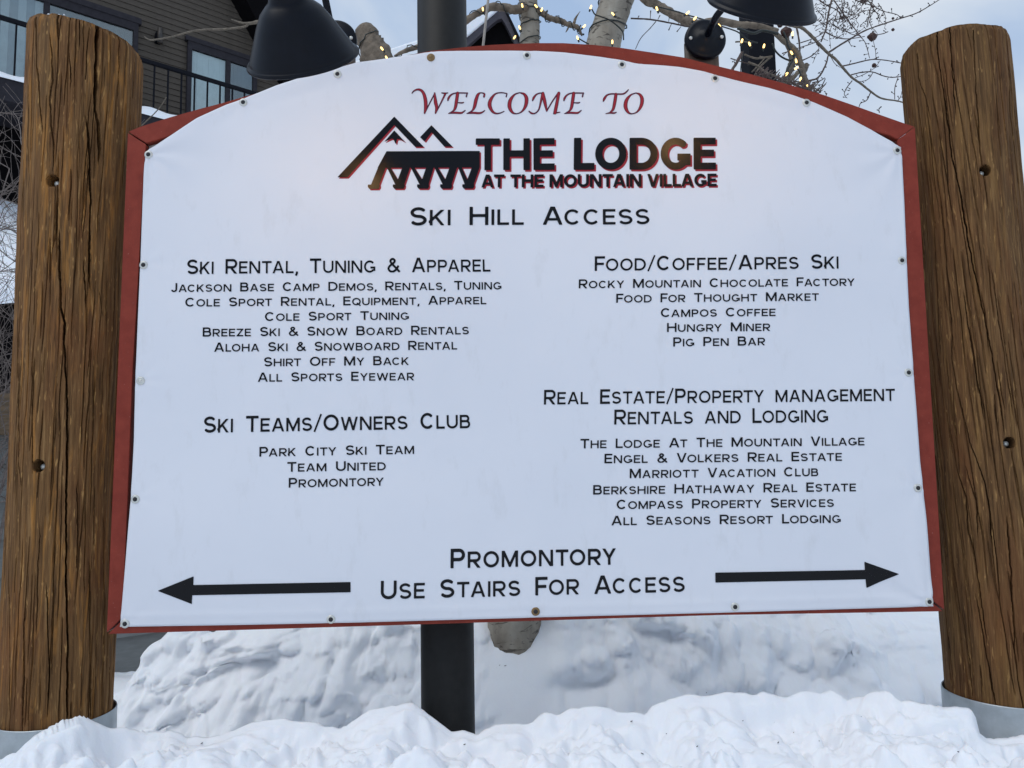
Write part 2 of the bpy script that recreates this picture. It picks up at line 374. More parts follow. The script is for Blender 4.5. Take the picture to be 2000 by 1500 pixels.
# scoops and broken slabs in the steep face of the bank: pushed in and out, not up and down
def billow(a, b, s_, o): return np.abs(vnoise(a, b, s_, o, o*2))-.3
_m = sstep(2.95, 3.2, YY)*(1-sstep(3.62, 3.8, YY))*(1-.95*np.exp(-((XX-.12)/.15)**4))*(np.abs(XX) < 2.6)
_a = XX+.09*vnoise(XX, ZZ, 4, 70); _b = ZZ*1.25+.10*vnoise(XX, ZZ, 3, 71)-.15*XX*sstep(-.2, -1, XX)
_d = .13*billow(_a*.8, _b, 3.4, 72)+.055*billow(_a, _b, 7.5, 73)+.020*billow(_a, _b, 17, 74)+.006*billow(_a, _b, 38, 75)+.002*vnoise(XX, ZZ, 70, 76)
# melt hollow round the foot of the tree
_r = np.hypot(XX-.12, YY-3.52); ZZ = ZZ+.085*np.exp(-(_r/.30)**2)-.03*np.exp(-(_r/.15)**2)+.012*np.exp(-((_r-.24)/.06)**2)
YY = YY-_m*_d
_face = (YY > 2.8) & (YY < 3.8)
_rows = np.where(_face.any(1))[0]; _r0, _r1 = _rows[0], _rows[-1]+1
for i in range(330):
    cx_ = RNG.uniform(-1.9, 1.9) if i % 3 else RNG.uniform(-1.9, -.2); cz_ = RNG.uniform(.38, .88); rr = .016+.075*RNG.random()**1.9
    if abs(cx_-.12) < .16: continue
    ix = np.where(np.abs(xs-cx_) < rr*1.4)[0]
    if len(ix) == 0: continue
    sub = (slice(_r0, _r1), slice(ix[0], ix[-1]+1)); dx = XX[sub]-cx_; dz = (ZZ[sub]-cz_)*RNG.uniform(1, 1.8); t = RNG.normal(0, .4); dx, dz = dx*math.cos(t)+dz*math.sin(t), -dx*math.sin(t)+dz*math.cos(t)
    q = np.clip(1-(dx*dx+dz*dz)/(rr*rr)*(1+.3*vnoise(XX[sub], ZZ[sub], .8/rr, i)), 0, 1)
    YY[sub] -= rr*RNG.uniform(.2, .42)*np.minimum(1, q*2.0)**.6*(YY[sub] > 2.85)*(YY[sub] < 3.75)*.7
snow = grid_obj('snow_ground', np.stack([XX, YY, ZZ], -1), len(ys), len(xs), M_SNOW)
snow['kind'] = 'structure'
def ground(x, y):
    i = int(np.clip(np.searchsorted(xs, x), 1, len(xs)-1)); j = int(np.clip(np.searchsorted(ys, y), 1, len(ys)-1)); return float(ZZ[j, i])

# ------------------------------------------------------------------ facade of the apartment building
WD = np.array([math.sin(math.radians(51.3)), math.cos(math.radians(51.3)), 0.0]); WN = np.array([WD[1], -WD[0], 0.0])
RAIL = 1.4
F0 = pt(280, 118, 14.0)-WN*RAIL; F0[2] = 0
def fpx(px, py, off=0.0):
    d = ray(px, py); t = np.dot(F0+WN*off-CAM, WN)/np.dot(d, WN); P = CAM+d*t-F0
    return float(np.dot(P, WD)), float(P[2])
def fp(u, z, off): return F0+WD*u+WN*off+np.array([0, 0, z])
def fbox(name, u0, u1, z0, z1, o0, o1, mat, parent, bev=0):
    return hexa(name, [fp(u0, z0, o1), fp(u1, z0, o1), fp(u1, z0, o0), fp(u0, z0, o0), fp(u0, z1, o1), fp(u1, z1, o1), fp(u1, z1, o0), fp(u0, z1, o0)], mat, parent, bev)
def baseloc(u, off): p = fp(u, 0, off); return (p[0], p[1], 0)
UL = fpx(-420, 100)[0]; UR = fpx(560, 60)[0]; ZF = fpx(300, 232, RAIL)[1]; ZR = fpx(281, 118, RAIL)[1]
apt = thing('apartment_building', 'brown grey lap-sided building with balcony rising behind the left log post', 'building', baseloc((UL+UR)/2, 0))
ZTOP = fpx(300, -260)[1]
fbox('wall', UL, UR, 0, ZTOP, -6, -.03, M_SIDE, apt)
EXP = .128; proto = None; k = 0; z = ZF-.05
def clap(name, u0, u1, z, e, matl, parent, P=fp, lip=.022, proto=None):
    return hexa(name, [P(u0, z, lip), P(u1, z, lip), P(u1, z, -.02), P(u0, z, -.02), P(u0, z+e-.004, .004), P(u1, z+e-.004, .004), P(u1, z+e-.004, -.02), P(u0, z+e-.004, -.02)], matl, parent)
b0 = clap('siding_board', UL, UR, z, EXP, M_SIDE, apt)
while z < ZTOP-EXP*2:
    z += EXP; k += 1; c = b0.copy(); COL.objects.link(c); c.parent = apt; c.location = b0.location+Vector((0, 0, k*EXP))
# sliding door with curtains
def slider(u0, u1, zt, um, mats, label_left=None):
    fr = fbox('door_frame', u0, u0+.09, ZF, zt, .02, .10, M_TRIM, apt)
    fbox('frame_bar', u1-.09, u1, ZF, zt, .02, .10, M_TRIM, fr); fbox('frame_bar', u0+.09, u1-.09, zt-.16, zt, .02, .10, M_TRIM, fr)
    fbox('frame_bar', um-.05, um+.05, ZF, zt-.16, .03, .09, M_TRIM, fr)
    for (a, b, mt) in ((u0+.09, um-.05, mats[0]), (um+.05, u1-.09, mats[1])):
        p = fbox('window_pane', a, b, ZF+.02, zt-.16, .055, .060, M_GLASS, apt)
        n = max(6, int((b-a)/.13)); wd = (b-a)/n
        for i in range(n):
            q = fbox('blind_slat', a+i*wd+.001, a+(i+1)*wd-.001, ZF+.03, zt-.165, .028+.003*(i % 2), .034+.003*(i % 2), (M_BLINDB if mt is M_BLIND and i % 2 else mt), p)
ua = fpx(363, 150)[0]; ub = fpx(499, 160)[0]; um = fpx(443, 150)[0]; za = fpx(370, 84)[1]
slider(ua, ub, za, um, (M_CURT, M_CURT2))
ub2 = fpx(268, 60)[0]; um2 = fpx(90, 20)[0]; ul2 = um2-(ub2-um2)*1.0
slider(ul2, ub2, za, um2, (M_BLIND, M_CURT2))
fbox('door_header', ul2-.05, ub2+.05, za, za+.12, .0, .12, M_TRIM, apt); fbox('door_header', ua-.05, ub+.4, za, za+.10, .0, .12, M_TRIM, apt)
# wall lamp
us, zs_ = fpx(313, 70, .2)
wl = MB(); wl.add(lathe_geo([(-.16, .0), (-.16, .055), (.16, .055), (.16, 0)], fp(us, zs_, .2), (0, 0, 1), 20)); s_ = wl.build('wall_lamp', paint('dark_brown_metal', (.03, .024, .02), .5), apt)
fbox('lamp_bracket', us-.06, us+.05, zs_-.10, zs_+.10, .0, .16, M_BLACKP, s_)
# balcony slab, snow, railing
sl = fbox('balcony_slab', UL, UR-.2, ZF-.38, ZF-.0, .0, RAIL+.10, M_TRIM, apt)
u_ = np.linspace(UL, UR-.3, 90); V = []
prof = [(.35, .0), (.45, .07), (.8, .17), (1.2, .20), (RAIL+.02, .15), (RAIL+.12, .05), (RAIL+.13, -.01)]
for o_, z_ in prof:
    for uu in u_: V.append(fp(uu, ZF+z_*(1+.35*math.sin(uu*3.1)+.25*math.sin(uu*7.7+1)), o_))
under(grid_obj('balcony_snow', V, len(prof), len(u_), M_SNOW), apt)
rl = fbox('railing', UL, UR-.25, ZR-.035, ZR+.035, RAIL-.03, RAIL+.03, M_BLACKP, apt)
du = (fpx(454, 175, RAIL)[0]-fpx(302, 128, RAIL)[0])/6; ub_ = fpx(302, 128, RAIL)[0]
lo = int((UL-ub_)/du)+1; hi = int((UR-.3-ub_)/du)
p0 = None
for i in range(lo, hi):
    if p0 is None:
        p0 = fbox('baluster', ub_+i*du-.014, ub_+i*du+.014, ZF+.03, ZR-.035, RAIL-.014, RAIL+.014, M_BLACKP, rl); i0 = i
    else:
        c = p0.copy(); COL.objects.link(c); c.parent = rl; c.location = p0.location+Vector(tuple(WD*du*(i-i0)))
# black soffit wing at the right end of the facade
q = [fpx(*p) for p in ((440, -20), (502, 96), (545, 165), (572, 165), (572, -60), (420, -60))]
V = [fp(u, z, .55) for u, z in q]+[fp(u, z, -.3) for u, z in q]; n = len(q)
so_ = obj('roof_soffit', V, [tuple(range(n)), tuple(range(2*n-1, n-1, -1))]+[(i, i+n, (i+1) % n+n, (i+1) % n) for i in range(n)], M_SOFFIT_SHADE); under(so_, apt)
# ground floor recess and snow-covered porch roof
zp = fpx(10, 380, RAIL)[1]; zp2 = fpx(10, 620, RAIL+2)[1]
fbox('recess_shade_wall', UL, UR-1, zp, ZF-.39, .0, .3, M_SOFFIT_SHADE, apt)  # shade under the balcony, painted as a near-black slab
V = []; prof = [(.2, zp+.15), (.5, zp+.1), (2.2, zp-.9), (3.6, zp-1.7), (3.95, zp-2.0), (4.0, zp-2.25)]
u_ = np.linspace(UL-3, UR-2, 60)
for o2, z2 in prof:
    for uu in u_: V.append(fp(uu, z2+.07*math.sin(uu*2.3+o2)+.04*math.sin(uu*5.3), o2))
pr = under(grid_obj('porch_roof_snow', V, len(prof), len(u_), M_SNOW), apt)
fbox('porch_shade_wall', UL-3, UR-2, 0, zp-2.2, .3, 3.4, M_SOFFIT_SHADE, apt)  # solid near-black box, its colour standing in for the porch interior's shade

# ------------------------------------------------------------------ distant gable and roof
def yp(px, py, Y): p = pt(px, py, Y); return (p[0], p[2])
gab = thing('gabled_building', 'distant dark gabled building with snow on its roof seen beside the steel pole', 'building', (pt(970, 80, 24)[0], 24, 0))
def ypoly(name, pts, Ya, Yb, m_, par, bev=0): return prism(name, [yp(x, y, Ya) for x, y in pts], Ya, Yb, m_, par, bev)
ypoly('wall', [(906, 130), (1020, 130), (1004, 75), (982, 40), (972, 36), (962, 44), (906, 92)], 24.25, 27, M_SOFFIT_SHADE, gab)
ypoly('barge_board', [(880, 112), (880, 95), (974, 15), (980, 15), (980, 36), (972, 38), (962, 46), (906, 96)], 24.0, 24.2, M_BARGE, gab)
ypoly('barge_board', [(980, 15), (985, 15), (1028, 112), (1014, 112), (1002, 76), (986, 45), (980, 36)], 24.0, 24.2, M_BARGE, gab)
ypoly('roof_slab', [(985, 16), (990, 20), (1034, 112), (1028, 112)], 23.9, 27, M_BLACKP, gab)
ypoly('roof_snow', [(870, 96), (870, 70), (900, 50), (930, 33), (962, 14), (972, 14), (974, 17), (880, 97)], 23.9, 27.4, M_SNOW, gab, .04)
ypoly('roof_snow', [(560, 190), (680, 122), (750, 97), (790, 84), (880, 56), (890, 120), (880, 180), (700, 210)], 28, 31, M_SNOW, gab, .1)
ypoly('lower_wall', [(500, 830), (500, 200), (880, 150), (1120, 150), (1120, 830)], 28.2, 33, M_BARGE, gab)

# ------------------------------------------------------------------ low walls close behind
G0 = pt(300, 1280, 4.6); G0[2] = 0
def gp(u, z, off): return G0+WD*u+WN*off+np.array([0, 0, z])
def gpx(px, py):
    d = ray(px, py); t = np.dot(G0-CAM, WN)/np.dot(d, WN); P = CAM+d*t-G0; return float(np.dot(P, WD)), float(P[2])
lw = thing('low_wall', 'low grey lap-sided wall half buried in snow beside the left log post', 'wall', (G0[0], G0[1], 0))
zc0 = gpx(4, 850)[1]; ez = gpx(225, 1315)[1]; ee = .195
hexa('wall', [gp(-3, 0, -.02), gp(1.6, 0, -.02), gp(1.6, 0, -.2), gp(-3, 0, -.2), gp(-3, zc0, -.02), gp(1.6, zc0, -.02), gp(1.6, zc0, -.2), gp(-3, zc0, -.2)], M_SIDE2, lw)
zz = ez-3*ee; pb = None; k = 0
while zz+k*ee < zc0-.1:
    if pb is None: pb = clap('siding_board', -3, 1.6, zz, ee, M_SIDE2, lw, gp, .03)
    else:
        c = pb.copy(); COL.objects.link(c); c.parent = lw; c.location = pb.location+Vector((0, 0, k*ee))
    k += 1
zt = gpx(4, 770)[1]
hexa('timber_cap', [gp(-3, zc0, .08), gp(1.6, zc0, .08), gp(1.6, zc0, -.25), gp(-3, zc0, -.25), gp(-3, zt, .08), gp(1.6, zt, .08), gp(1.6, zt, -.25), gp(-3, zt, -.25)], M_TIMBER, lw, .01)
a = pt(1560, 1200, 6.5); b = pt(2090, 1200, 6.5)
rw = thing('low_wall', 'low grey wall just showing over the snow bank beside the right log post', 'wall', ((a[0]+b[0])/2, 6.5, 0))
for i in range(7):
    hexa('siding_board', [(a[0], 6.47, i*.2-.5), (b[0], 6.47, i*.2-.5), (b[0], 6.6, i*.2-.5), (a[0], 6.6, i*.2-.5), (a[0], 6.49, i*.2-.305), (b[0], 6.49, i*.2-.305), (b[0], 6.6, i*.2-.305), (a[0], 6.6, i*.2-.305)], M_SIDE2, rw)

# ------------------------------------------------------------------ log posts
def make_post(label, axis_px, Yc, rad, tilt, top_px, bot_px, cracks, holes, bolts, matl, seed, wob, lean=(0, 0)):
    ax = pt(axis_px[0], axis_px[1], Yc); cx = ax[0]; cy = Yc
    ztop = pt(top_px[0], top_px[1], Yc-rad)[2]; zbot = pt(bot_px[0], bot_px[1], Yc-rad)[2]
    root = thing('log_post', label, 'post', (cx, cy, 0), 'log posts either side of the welcome sign')
    def centre(z): return cx+lean[0]*(z-1.9), cy
    def hit(px, py):
        d = ray(px, py); ccx = cx
        for _ in range(3):
            A = d[0]**2+d[1]**2; B = -2*(d[0]*(ccx)+d[1]*cy); C = ccx*ccx+cy*cy-rad*rad
            D = max(B*B-4*A*C, 0); t = (-B-math.sqrt(D))/(2*A); P = d*t; ccx = cx+lean[0]*(P[2]+1.6-1.9)
        return math.atan2(P[0]-ccx, -(P[1]-cy)), P[2]+1.6      # theta 0 faces the camera side (-Y)
    view = math.atan2(-cx, cy)                              # theta towards the camera
    th_f = np.linspace(view-1.75, view+1.75, 560); th_b = np.linspace(view+1.75, view-1.75+2*np.pi, 30)[1:-1]
    th = np.concatenate([th_f, th_b]); zz = np.concatenate([np.linspace(.2, zbot-.02, 8)[:-1], np.linspace(zbot-.02, ztop+.03, 620)])
    TH, Z = np.meshgrid(th, zz); S = TH*rad
    Rr = rad*(1+wob(Z))+.004*vnoise(TH*2, Z, 1.3, seed)+.0022*vnoise(S*3, Z*.6, 9, seed)+.0009*vnoise(S, Z*.05, 60, seed, 3)+.0008*vnoise(S, Z*.06, 150, seed, 5)
    rg = np.random.default_rng(seed)
    allc = [(c, w_, d_) for c, w_, d_ in cracks]
    D = np.zeros_like(S)
    for c, w_, d_ in allc:
        P = np.array([hit(x, y) for x, y in c]); P = P[np.argsort(P[:, 1])]; zc = P[:, 1]; sc_ = P[:, 0]*rad
        inside = (Z > zc[0]) & (Z < zc[-1]); cc = np.interp(Z, zc, sc_)+.0012*vnoise(Z*0, Z, 25, seed+len(c))+.0008*vnoise(Z*0, Z, 80, seed)
        ends = np.minimum(sstep(zc[0], zc[0]+.07, Z), 1 if zc[-1] > ztop-.04 else 1-sstep(zc[-1]-.07, zc[-1], Z))
        wid = w_*.72*(.35+.65*ends)*(1+.25*vnoise(Z*0, Z, 12, seed+1)); q = np.clip(1-(np.abs(S-cc)/wid)**2, 0, 1)
        D = np.maximum(D, inside*ends*d_*1.8*q**.2)
    for i in range(150):                                     # fine checks
        s0 = rg.uniform(view-1.5, view+1.5)*rad; z0 = rg.uniform(zbot, ztop); ln = rg.uniform(.08, .5); sl_ = rg.normal(0, .02)+(lean[1])
        t = (Z-z0)/ln; cc = s0+sl_*(Z-z0)+.002*vnoise(Z*0, Z, 14, i)
        q = np.clip(1-(np.abs(S-cc)/rg.uniform(.0011, .0022))**2, 0, 1)*np.clip(1-t*t*4, 0, 1)
        D = np.maximum(D, rg.uniform(.003, .010)*np.sqrt(q))
    for (x, y, r_) in holes:
        th0, z0 = hit(x, y); rr = np.sqrt((S-th0*rad)**2+(Z-z0)**2); D = np.maximum(D, .085*(rr < r_)+.002*np.exp(-((rr-r_)/.003)**2)*(rr >= r_))
    Rr = Rr-D
    CX = cx+lean[0]*(Z-1.9)
    # slanted, worn top: rows above the cut collapse onto it
    X = CX+Rr*np.sin(TH); Y = cy-Rr*np.cos(TH)
    cut = ztop+tilt*(X-cx)+.004*vnoise(X, Y, 40, seed)
    Zc = np.minimum(Z, cut); edge = sstep(.03, 0, cut-Z)
    Rr2 = Rr*(1-.035*edge*edge); X = CX+Rr2*np.sin(TH); Y = cy-Rr2*np.cos(TH)
    nr, nc = Z.shape
    V = np.stack([X, Y, Zc], -1)-np.array([cx, cy, 0])
    # cap ring + centre
    ringc = V[-1].mean(0); rings = [V[-1]*.5+ringc*.5, np.repeat(ringc[None], nc, 0)]
    V = np.concatenate([V.reshape(-1, 3)]+rings)
    grid_obj('log', V, nr+2, nc, matl, root, smooth=False, wrap=True)
    # steel sleeve
    rs = rad*(1+float(wob(np.array(zbot))))+.009; prof = [(-.9, rs), (0, rs), (.003, rs-.001), (.003, rs-.003), (0, rs-.004), (-.9, rs-.004)]
    mb = MB(); mb.add(lathe_geo(prof, (cx+lean[0]*(zbot-1.9), cy, zbot), (0, 0, 1), 72)); mb.build('steel_sleeve', M_ZINC, root)
    for (x, y, px2, py2) in bolts:
        th0, z0 = hit(x, y); d = ray(px2, py2); rr = rad-.018; 
        nrm = np.array([math.sin(th0), -math.cos(th0), 0]); base = np.array([cx+lean[0]*(z0-1.9), cy, z0])+nrm*(rad-.046)
        off = np.array([math.cos(th0), math.sin(th0), 0])*((px2-x)*.0009)+np.array([0, 0, -(py2-y)*.0009])
        mb = MB(); mb.add(lathe_geo([(0, .009), (.026, .009), (.031, .006), (.032, 0)], base+off, nrm, 16, (0, 0, 1))); mb.build('bolt', M_SCREW, root)
    return root
CL = [([(191, 40), (187, 78), (186, 156), (186, 221), (191, 247), (194, 294), (191, 325)], .0062, .035),
 ([(166, 221), (169, 242), (173, 273), (175, 338), (176, 390), (175, 470), (175, 556), (178, 572)], .0034, .022),
 ([(112, 376), (110, 430), (110, 480)], .0022, .012), ([(116, 444), (116, 532), (119, 556), (119, 604), (127, 632), (125, 668), (130, 752), (131, 900), (129, 1000), (129, 1100), (130, 1152), (133, 1240), (131, 1428)], .0036, .024),
 ([(74, 34), (75, 130), (78, 169), (81, 234), (84, 262)], .0036, .022), ([(99, 62), (103, 117), (103, 161), (99, 192), (100, 247), (105, 281), (104, 340)], .0028, .018),
 ([(114, 26), (114, 90)], .0032, .02), ([(135, 91), (139, 130), (139, 182)], .0018, .01), ([(230, 55), (230, 130), (226, 200)], .002, .012), ([(156, 40), (155, 110)], .0016, .008),
 ([(175, 1090), (177, 1310), (178, 1412)], .0032, .02), ([(46, 1180), (46, 1300), (44, 1436)], .0030, .02), ([(190, 560), (196, 590), (200, 625)], .0022, .012), ([(163, 500), (166, 580), (170, 620)], .0022, .01),
 ([(34, 690), (34, 790), (37, 830), (36, 900), (40, 960)], .0022, .012), ([(62, 700), (62, 770), (64, 840), (64, 930)], .002, .012), ([(78, 1020), (74, 1120), (70, 1250)], .002, .01), ([(90, 1130), (95, 1300), (92, 1400)], .002, .01),
 ([(150, 930), (152, 1010), (150, 1120)], .0018, .01), ([(203, 1000), (204, 1150), (207, 1250)], .002, .01), ([(15, 1040), (14, 1200), (14, 1400)], .0024, .014)]
make_post('left log post with a wide crack at its top and flecked golden brown wood', (148, 520), YS+.12, .158, -.16, (165, 28), (120, 1428), CL,
 [(102, 352, .0185), (75, 910, .017)], [(102, 352, 107, 357), (75, 910, 80, 913)], M_LOG, 5, lambda z: .012*np.cos(z*2.1)+.018-.04*sstep(2.6, .9, z), (0.008, 0.0))
CRR = [([(1829, 52), (1834, 120), (1848, 215), (1860, 312), (1876, 380), (1892, 480), (1918, 600), (1936, 692), (1956, 808), (1961, 855)], .0024, .016),
 ([(1854, 50), (1860, 140), (1868, 230)], .0018, .01), ([(1792, 104), (1796, 152), (1808, 190), (1820, 240)], .0020, .012), ([(1964, 60), (1972, 200), (1986, 320), (1996, 420)], .0028, .018),
 ([(1836, 380), (1844, 440), (1850, 520), (1860, 640), (1860, 700), (1872, 768), (1896, 864), (1924, 940), (1932, 992), (1940, 1080)], .0020, .013),
 ([(1856, 824), (1872, 920), (1890, 972), (1892, 1032), (1908, 1100), (1918, 1180), (1930, 1260)], .0024, .015), ([(1885, 900), (1908, 980), (1912, 1060)], .0018, .01),
 ([(1906, 1150), (1916, 1205), (1940, 1345), (1951, 1390)], .0024, .015), ([(1880, 1180), (1896, 1290), (1903, 1370)], .002, .012), ([(1826, 430), (1832, 560), (1840, 700)], .0018, .01),
 ([(1900, 60), (1906, 170), (1915, 300)], .0018, .009), ([(1935, 520), (1960, 700), (1980, 820)], .0018, .01), ([(1965, 1000), (1975, 1150), (1982, 1300)], .0022, .012), ([(1855, 1200), (1862, 1300), (1872, 1370)], .0018, .01),
 ([(1880, 560), (1900, 690), (1925, 830)], .0016, .009)]
make_post('right log post with tight grain bowing outwards under its round top', (1898, 520), YS+.12, .159, -.03, (1868, 44), (1960, 1386), CRR,
 [(1924, 333, .0165), (1971, 865, .0165)], [(1924, 333, 1919, 337), (1971, 865, 1969, 868)], M_LOG2, 9, lambda z: .0+.02*sstep(2.6, 1.8, z)+.035*sstep(1.7, .8, z), (-.006, -.05))

# crumbs of snow left on the left post
tp = pt(110, 28, YS+.0); mb = MB()
for i in range(14):
    c = pt(90+36*random.random(), 29+2*random.random(), YS-.02+.03*random.random()); r_ = random.uniform(.002, .005)
    mb.add(lathe_geo([(-r_, 0), (-r_*.7, r_*.7), (0, r_), (r_*.7, r_*.7), (r_, 0)], c, (0, 0, 1), 7))
tag(mb.build('snow_crumbs', M_SNOW), 'crumbs of old snow on top of the left log post', 'snow')['kind'] = 'stuff'

# ------------------------------------------------------------------ steel pole
def sp(px, py): return pt(px, py, 2.47)
c1 = sp(864, 0); c2 = sp(874, 1400); r_ = .0830
mb = MB(); c0 = np.array([(c1[0]+c2[0])/2, 2.47, 0]); mb.add(lathe_geo([(0, r_), (4.2, r_), (4.2, 0)], c0, (0, 0, 1), 64))
sp_o = mb.build('steel_pole', M_POLE); tag(sp_o, 'thick dark steel pole standing upright behind the welcome sign', 'pole')

# ------------------------------------------------------------------ welcome sign
sign = thing('welcome_sign', 'large arched white ski lodge directory sign in a red frame between two log posts', 'sign', (pt(1025, 1200, YS)[0], YS, 0))
def sx(x, y, Y=YS): p = pt(x, y, Y); return (p[0], p[2])
outer_top = [(249, 256), (273, 246), (330, 228), (390, 211), (440, 198), (481, 186), (540, 170), (600, 152), (660, 136), (720, 121), (780, 109), (840, 98), (915, 89.5), (960, 86), (1000, 84), (1050, 82.5), (1100, 82.5), (1160, 86), (1215, 92), (1275, 101), (1335, 110.5), (1400, 127), (1450, 139), (1508, 154.5), (1560, 169), (1610, 184), (1665, 203), (1718, 222), (1769, 240), (1788, 246)]
def off_in(P, w_):
    P = np.array(P, float); T = np.gradient(P, axis=0); T /= np.linalg.norm(T, axis=1)[:, None]; Nn = np.stack([-T[:, 1], T[:, 0]], 1); return P+Nn*w_
inner_top = off_in(outer_top, 36); 
YF = YS+.003; YFB = YS+.062
def seg_board(i0, i1):
    P = [tuple(outer_top[i]) for i in range(i0, i1+1)]+[tuple(inner_top[i]) for i in range(i1, i0-1, -1)]
    return P
ITL = (285, 279); ITR = (1754, 272); IBL = (243, 1200); IBR = (1808, 1160)
P = [tuple(q) for q in outer_top]+[ITR]+[tuple(inner_top[i]) for i in range(len(outer_top)-3, 2, -1)]+[ITL]
nb = len(P)
# arched rail as one board mesh built from quads
V = []; Fc = []; inn = [ITL]+[tuple(inner_top[i]) for i in range(1, len(outer_top)-1)]+[ITR]
inn[1] = (300, 275); inn[-2] = (1738, 264)
nn = len(outer_top)
for (po, pi_) in zip(outer_top, inn):
    for (q, Y) in ((po, YF), (pi_, YF), (pi_, YFB), (po, YFB)):
        a_ = sx(*q); V.append((a_[0], Y, a_[1]))
for i in range(nn-1):
    for k in range(4): Fc.append((i*4+k, (i+1)*4+k, (i+1)*4+(k+1) % 4, i*4+(k+1) % 4))
Fc += [(3, 2, 1, 0), tuple((nn-1)*4+k for k in range(4))]
tr = obj('frame_board', V, Fc, M_RED); bm = bmesh.new(); bm.from_mesh(tr.data); bmesh.ops.recalc_face_normals(bm, faces=bm.faces[:])
ed = [e for e in bm.edges if len(e.link_faces) == 2 and e.calc_face_angle(0) > .9]
bmesh.ops.bevel(bm, geom=ed, offset=.002, segments=2, affect='EDGES'); bm.to_mesh(tr.data); bm.free(); under(tr, sign); tr['label'] = 'arched top board'
prism('frame_board', [sx(207, 1236), sx(222, 1222.5), sx(242, 1202), sx(243, 1100), sx(247, 1000), sx(251, 900), sx(257, 740), sx(269, 540), sx(277, 400), sx(284.2, 281), sx(248.4, 258.5)], YF, YFB, M_RED, sign, .0018)
prism('frame_board', [sx(1788.4, 247), sx(1753.5, 272.6), sx(1808, 1162), sx(1846, 1192)], YF, YFB, M_RED, sign, .0018)
prism('frame_board', [sx(210, 1239), sx(244, 1205), sx(1807, 1164.5), sx(1843, 1194.5), sx(1400, 1202), sx(700, 1224)], YF, YFB, M_RED, sign, .0018)
prism('backing_board', [sx(243, 1202), sx(1808, 1163), sx(1754, 272)]+[sx(*q) for q in inn[::-1]]+[sx(284, 281)], YS+.024, YS+.045, M_BACK, sign)

LEFT = [(284, 296), (283, 310), (279, 400), (275, 510), (270, 620), (265, 740), (262, 860), (256, 977), (252, 1025), (246, 1100), (237, 1207), (235, 1224)]
RIGHT = [(1758, 289), (1762, 330), (1766, 400), (1774, 600), (1783, 732), (1796, 904), (1808, 1020), (1816, 1110), (1822, 1184)]
TOP = [(284, 296), (300, 286), (338, 263), (385, 232), (442, 205), (490, 187), (540, 168), (600, 151), (650, 138), (700, 123), (765, 114), (815, 108), (842, 104), (900, 101.5), (960, 100), (1000, 100), (1050, 102), (1100, 105), (1175, 113), (1217, 119), (1234, 124), (1250, 127), (1275, 129), (1325, 133.5), (1375, 141), (1425, 154), (1500, 173), (1580, 198), (1620, 214), (1655, 229), (1700, 253), (1745, 281), (1758, 289)]
BOT = [(235, 1224), (490, 1219.5), (700, 1215), (1050, 1205.5), (1400, 1196.5), (1822, 1184)]
SCREWS = [(842, 115, 1), (1029, 110, 0), (1214, 128, 0), (1396, 154, 0), (1574, 202, 0), (475, 200, 0), (290, 302, 0), (281, 518, 0), (275, 744, 2), (265, 975, 0), (245, 1218, 0), (647, 1209, 0), (1046, 1194, 3), (1435, 1185, 0), (1814, 1175, 0), (1791, 953, 0), (1773, 728, 0), (1761, 509, 0), (1751, 295, 0), (660, 147, 0)]
SC = np.array([sx(a, b) for a, b, _ in SCREWS])
tx, tz = zip(*[sx(*q) for q in TOP]); bxx, bzz = zip(*[sx(*q) for q in BOT])
dent = sx(1252, 130); cbr = sx(1814, 1175); ctl = sx(290, 302); ctr = sx(1751, 295); cr2 = sx(1791, 953)
def bend(x, z):
    """how far the vinyl stands off the plane (towards the viewer negative)"""
    x = np.asarray(x, float); z = np.asarray(z, float)
    t = np.interp(x, tx, tz)-z; b = z-np.interp(x, bxx, bzz)
    f = .0030*vnoise(x, z, 2.2, 50)+.0014*vnoise(x+.5*z, z, 5, 60)
    # sag between the top screws, small hem ridge at the bottom
    f += .0030*np.exp(-(t/.06)**2)*np.sin(x*17+1)+.0022*np.exp(-((t-.05)/.022)**2)*(.6+.4*np.sin(x*9))
    f += -.0016*np.exp(-((b-.030)/.008)**2)
    for c, A, k, s in ((cbr, .0045, 9, .20), (ctl, .004, 8, .16), (ctr, .0035, 8, .15), (cr2, .002, 5, .12), (dent, .0045, 3, .05)):
        dx = x-c[0]; dz = z-c[1]; r = np.hypot(dx, dz)+1e-4; f += A*np.exp(-r/s)*(r/(r+.03))*np.sin(k*np.arctan2(dz, dx)+12*r)
    for i_, (sx_, sz_) in enumerate(SC):
        r2 = (x-sx_)**2+(z-sz_)**2; f += .0018*np.exp(-r2/.022**2)+.0013*np.exp(-np.sqrt(r2)/.06)*(r2/(r2+.0004))*np.sin(7*np.arctan2(z-sz_, x-sx_)+i_)
    return YS-.004+f
def arclen(P, n):
    P = np.array([sx(*q) for q in P]); d = np.r_[0, np.cumsum(np.hypot(*np.diff(P, axis=0).T))]; t = np.linspace(0, d[-1], n)
    return np.stack([np.interp(t, d, P[:, 0]), np.interp(t, d, P[:, 1])], 1)
nu, nv = 340, 220
Tp = arclen(TOP, nu); Bt = arclen(BOT, nu); Lf = arclen(LEFT, nv); Rg = arclen(RIGHT, nv)
u = np.linspace(0, 1, nu)[None, :, None]; v = np.linspace(0, 1, nv)[:, None, None]
G = (1-v)*Tp[None]+v*Bt[None]+(1-u)*Lf[:, None]+u*Rg[:, None]-((1-u)*(1-v)*Tp[0]+u*(1-v)*Tp[-1]+(1-u)*v*Bt[0]+u*v*Bt[-1])
BY = bend(G[..., 0], G[..., 1])
front = np.stack([G[..., 0], BY, G[..., 1]], -1)
banner = grid_obj('banner', front, nv, nu, M_VINYL)
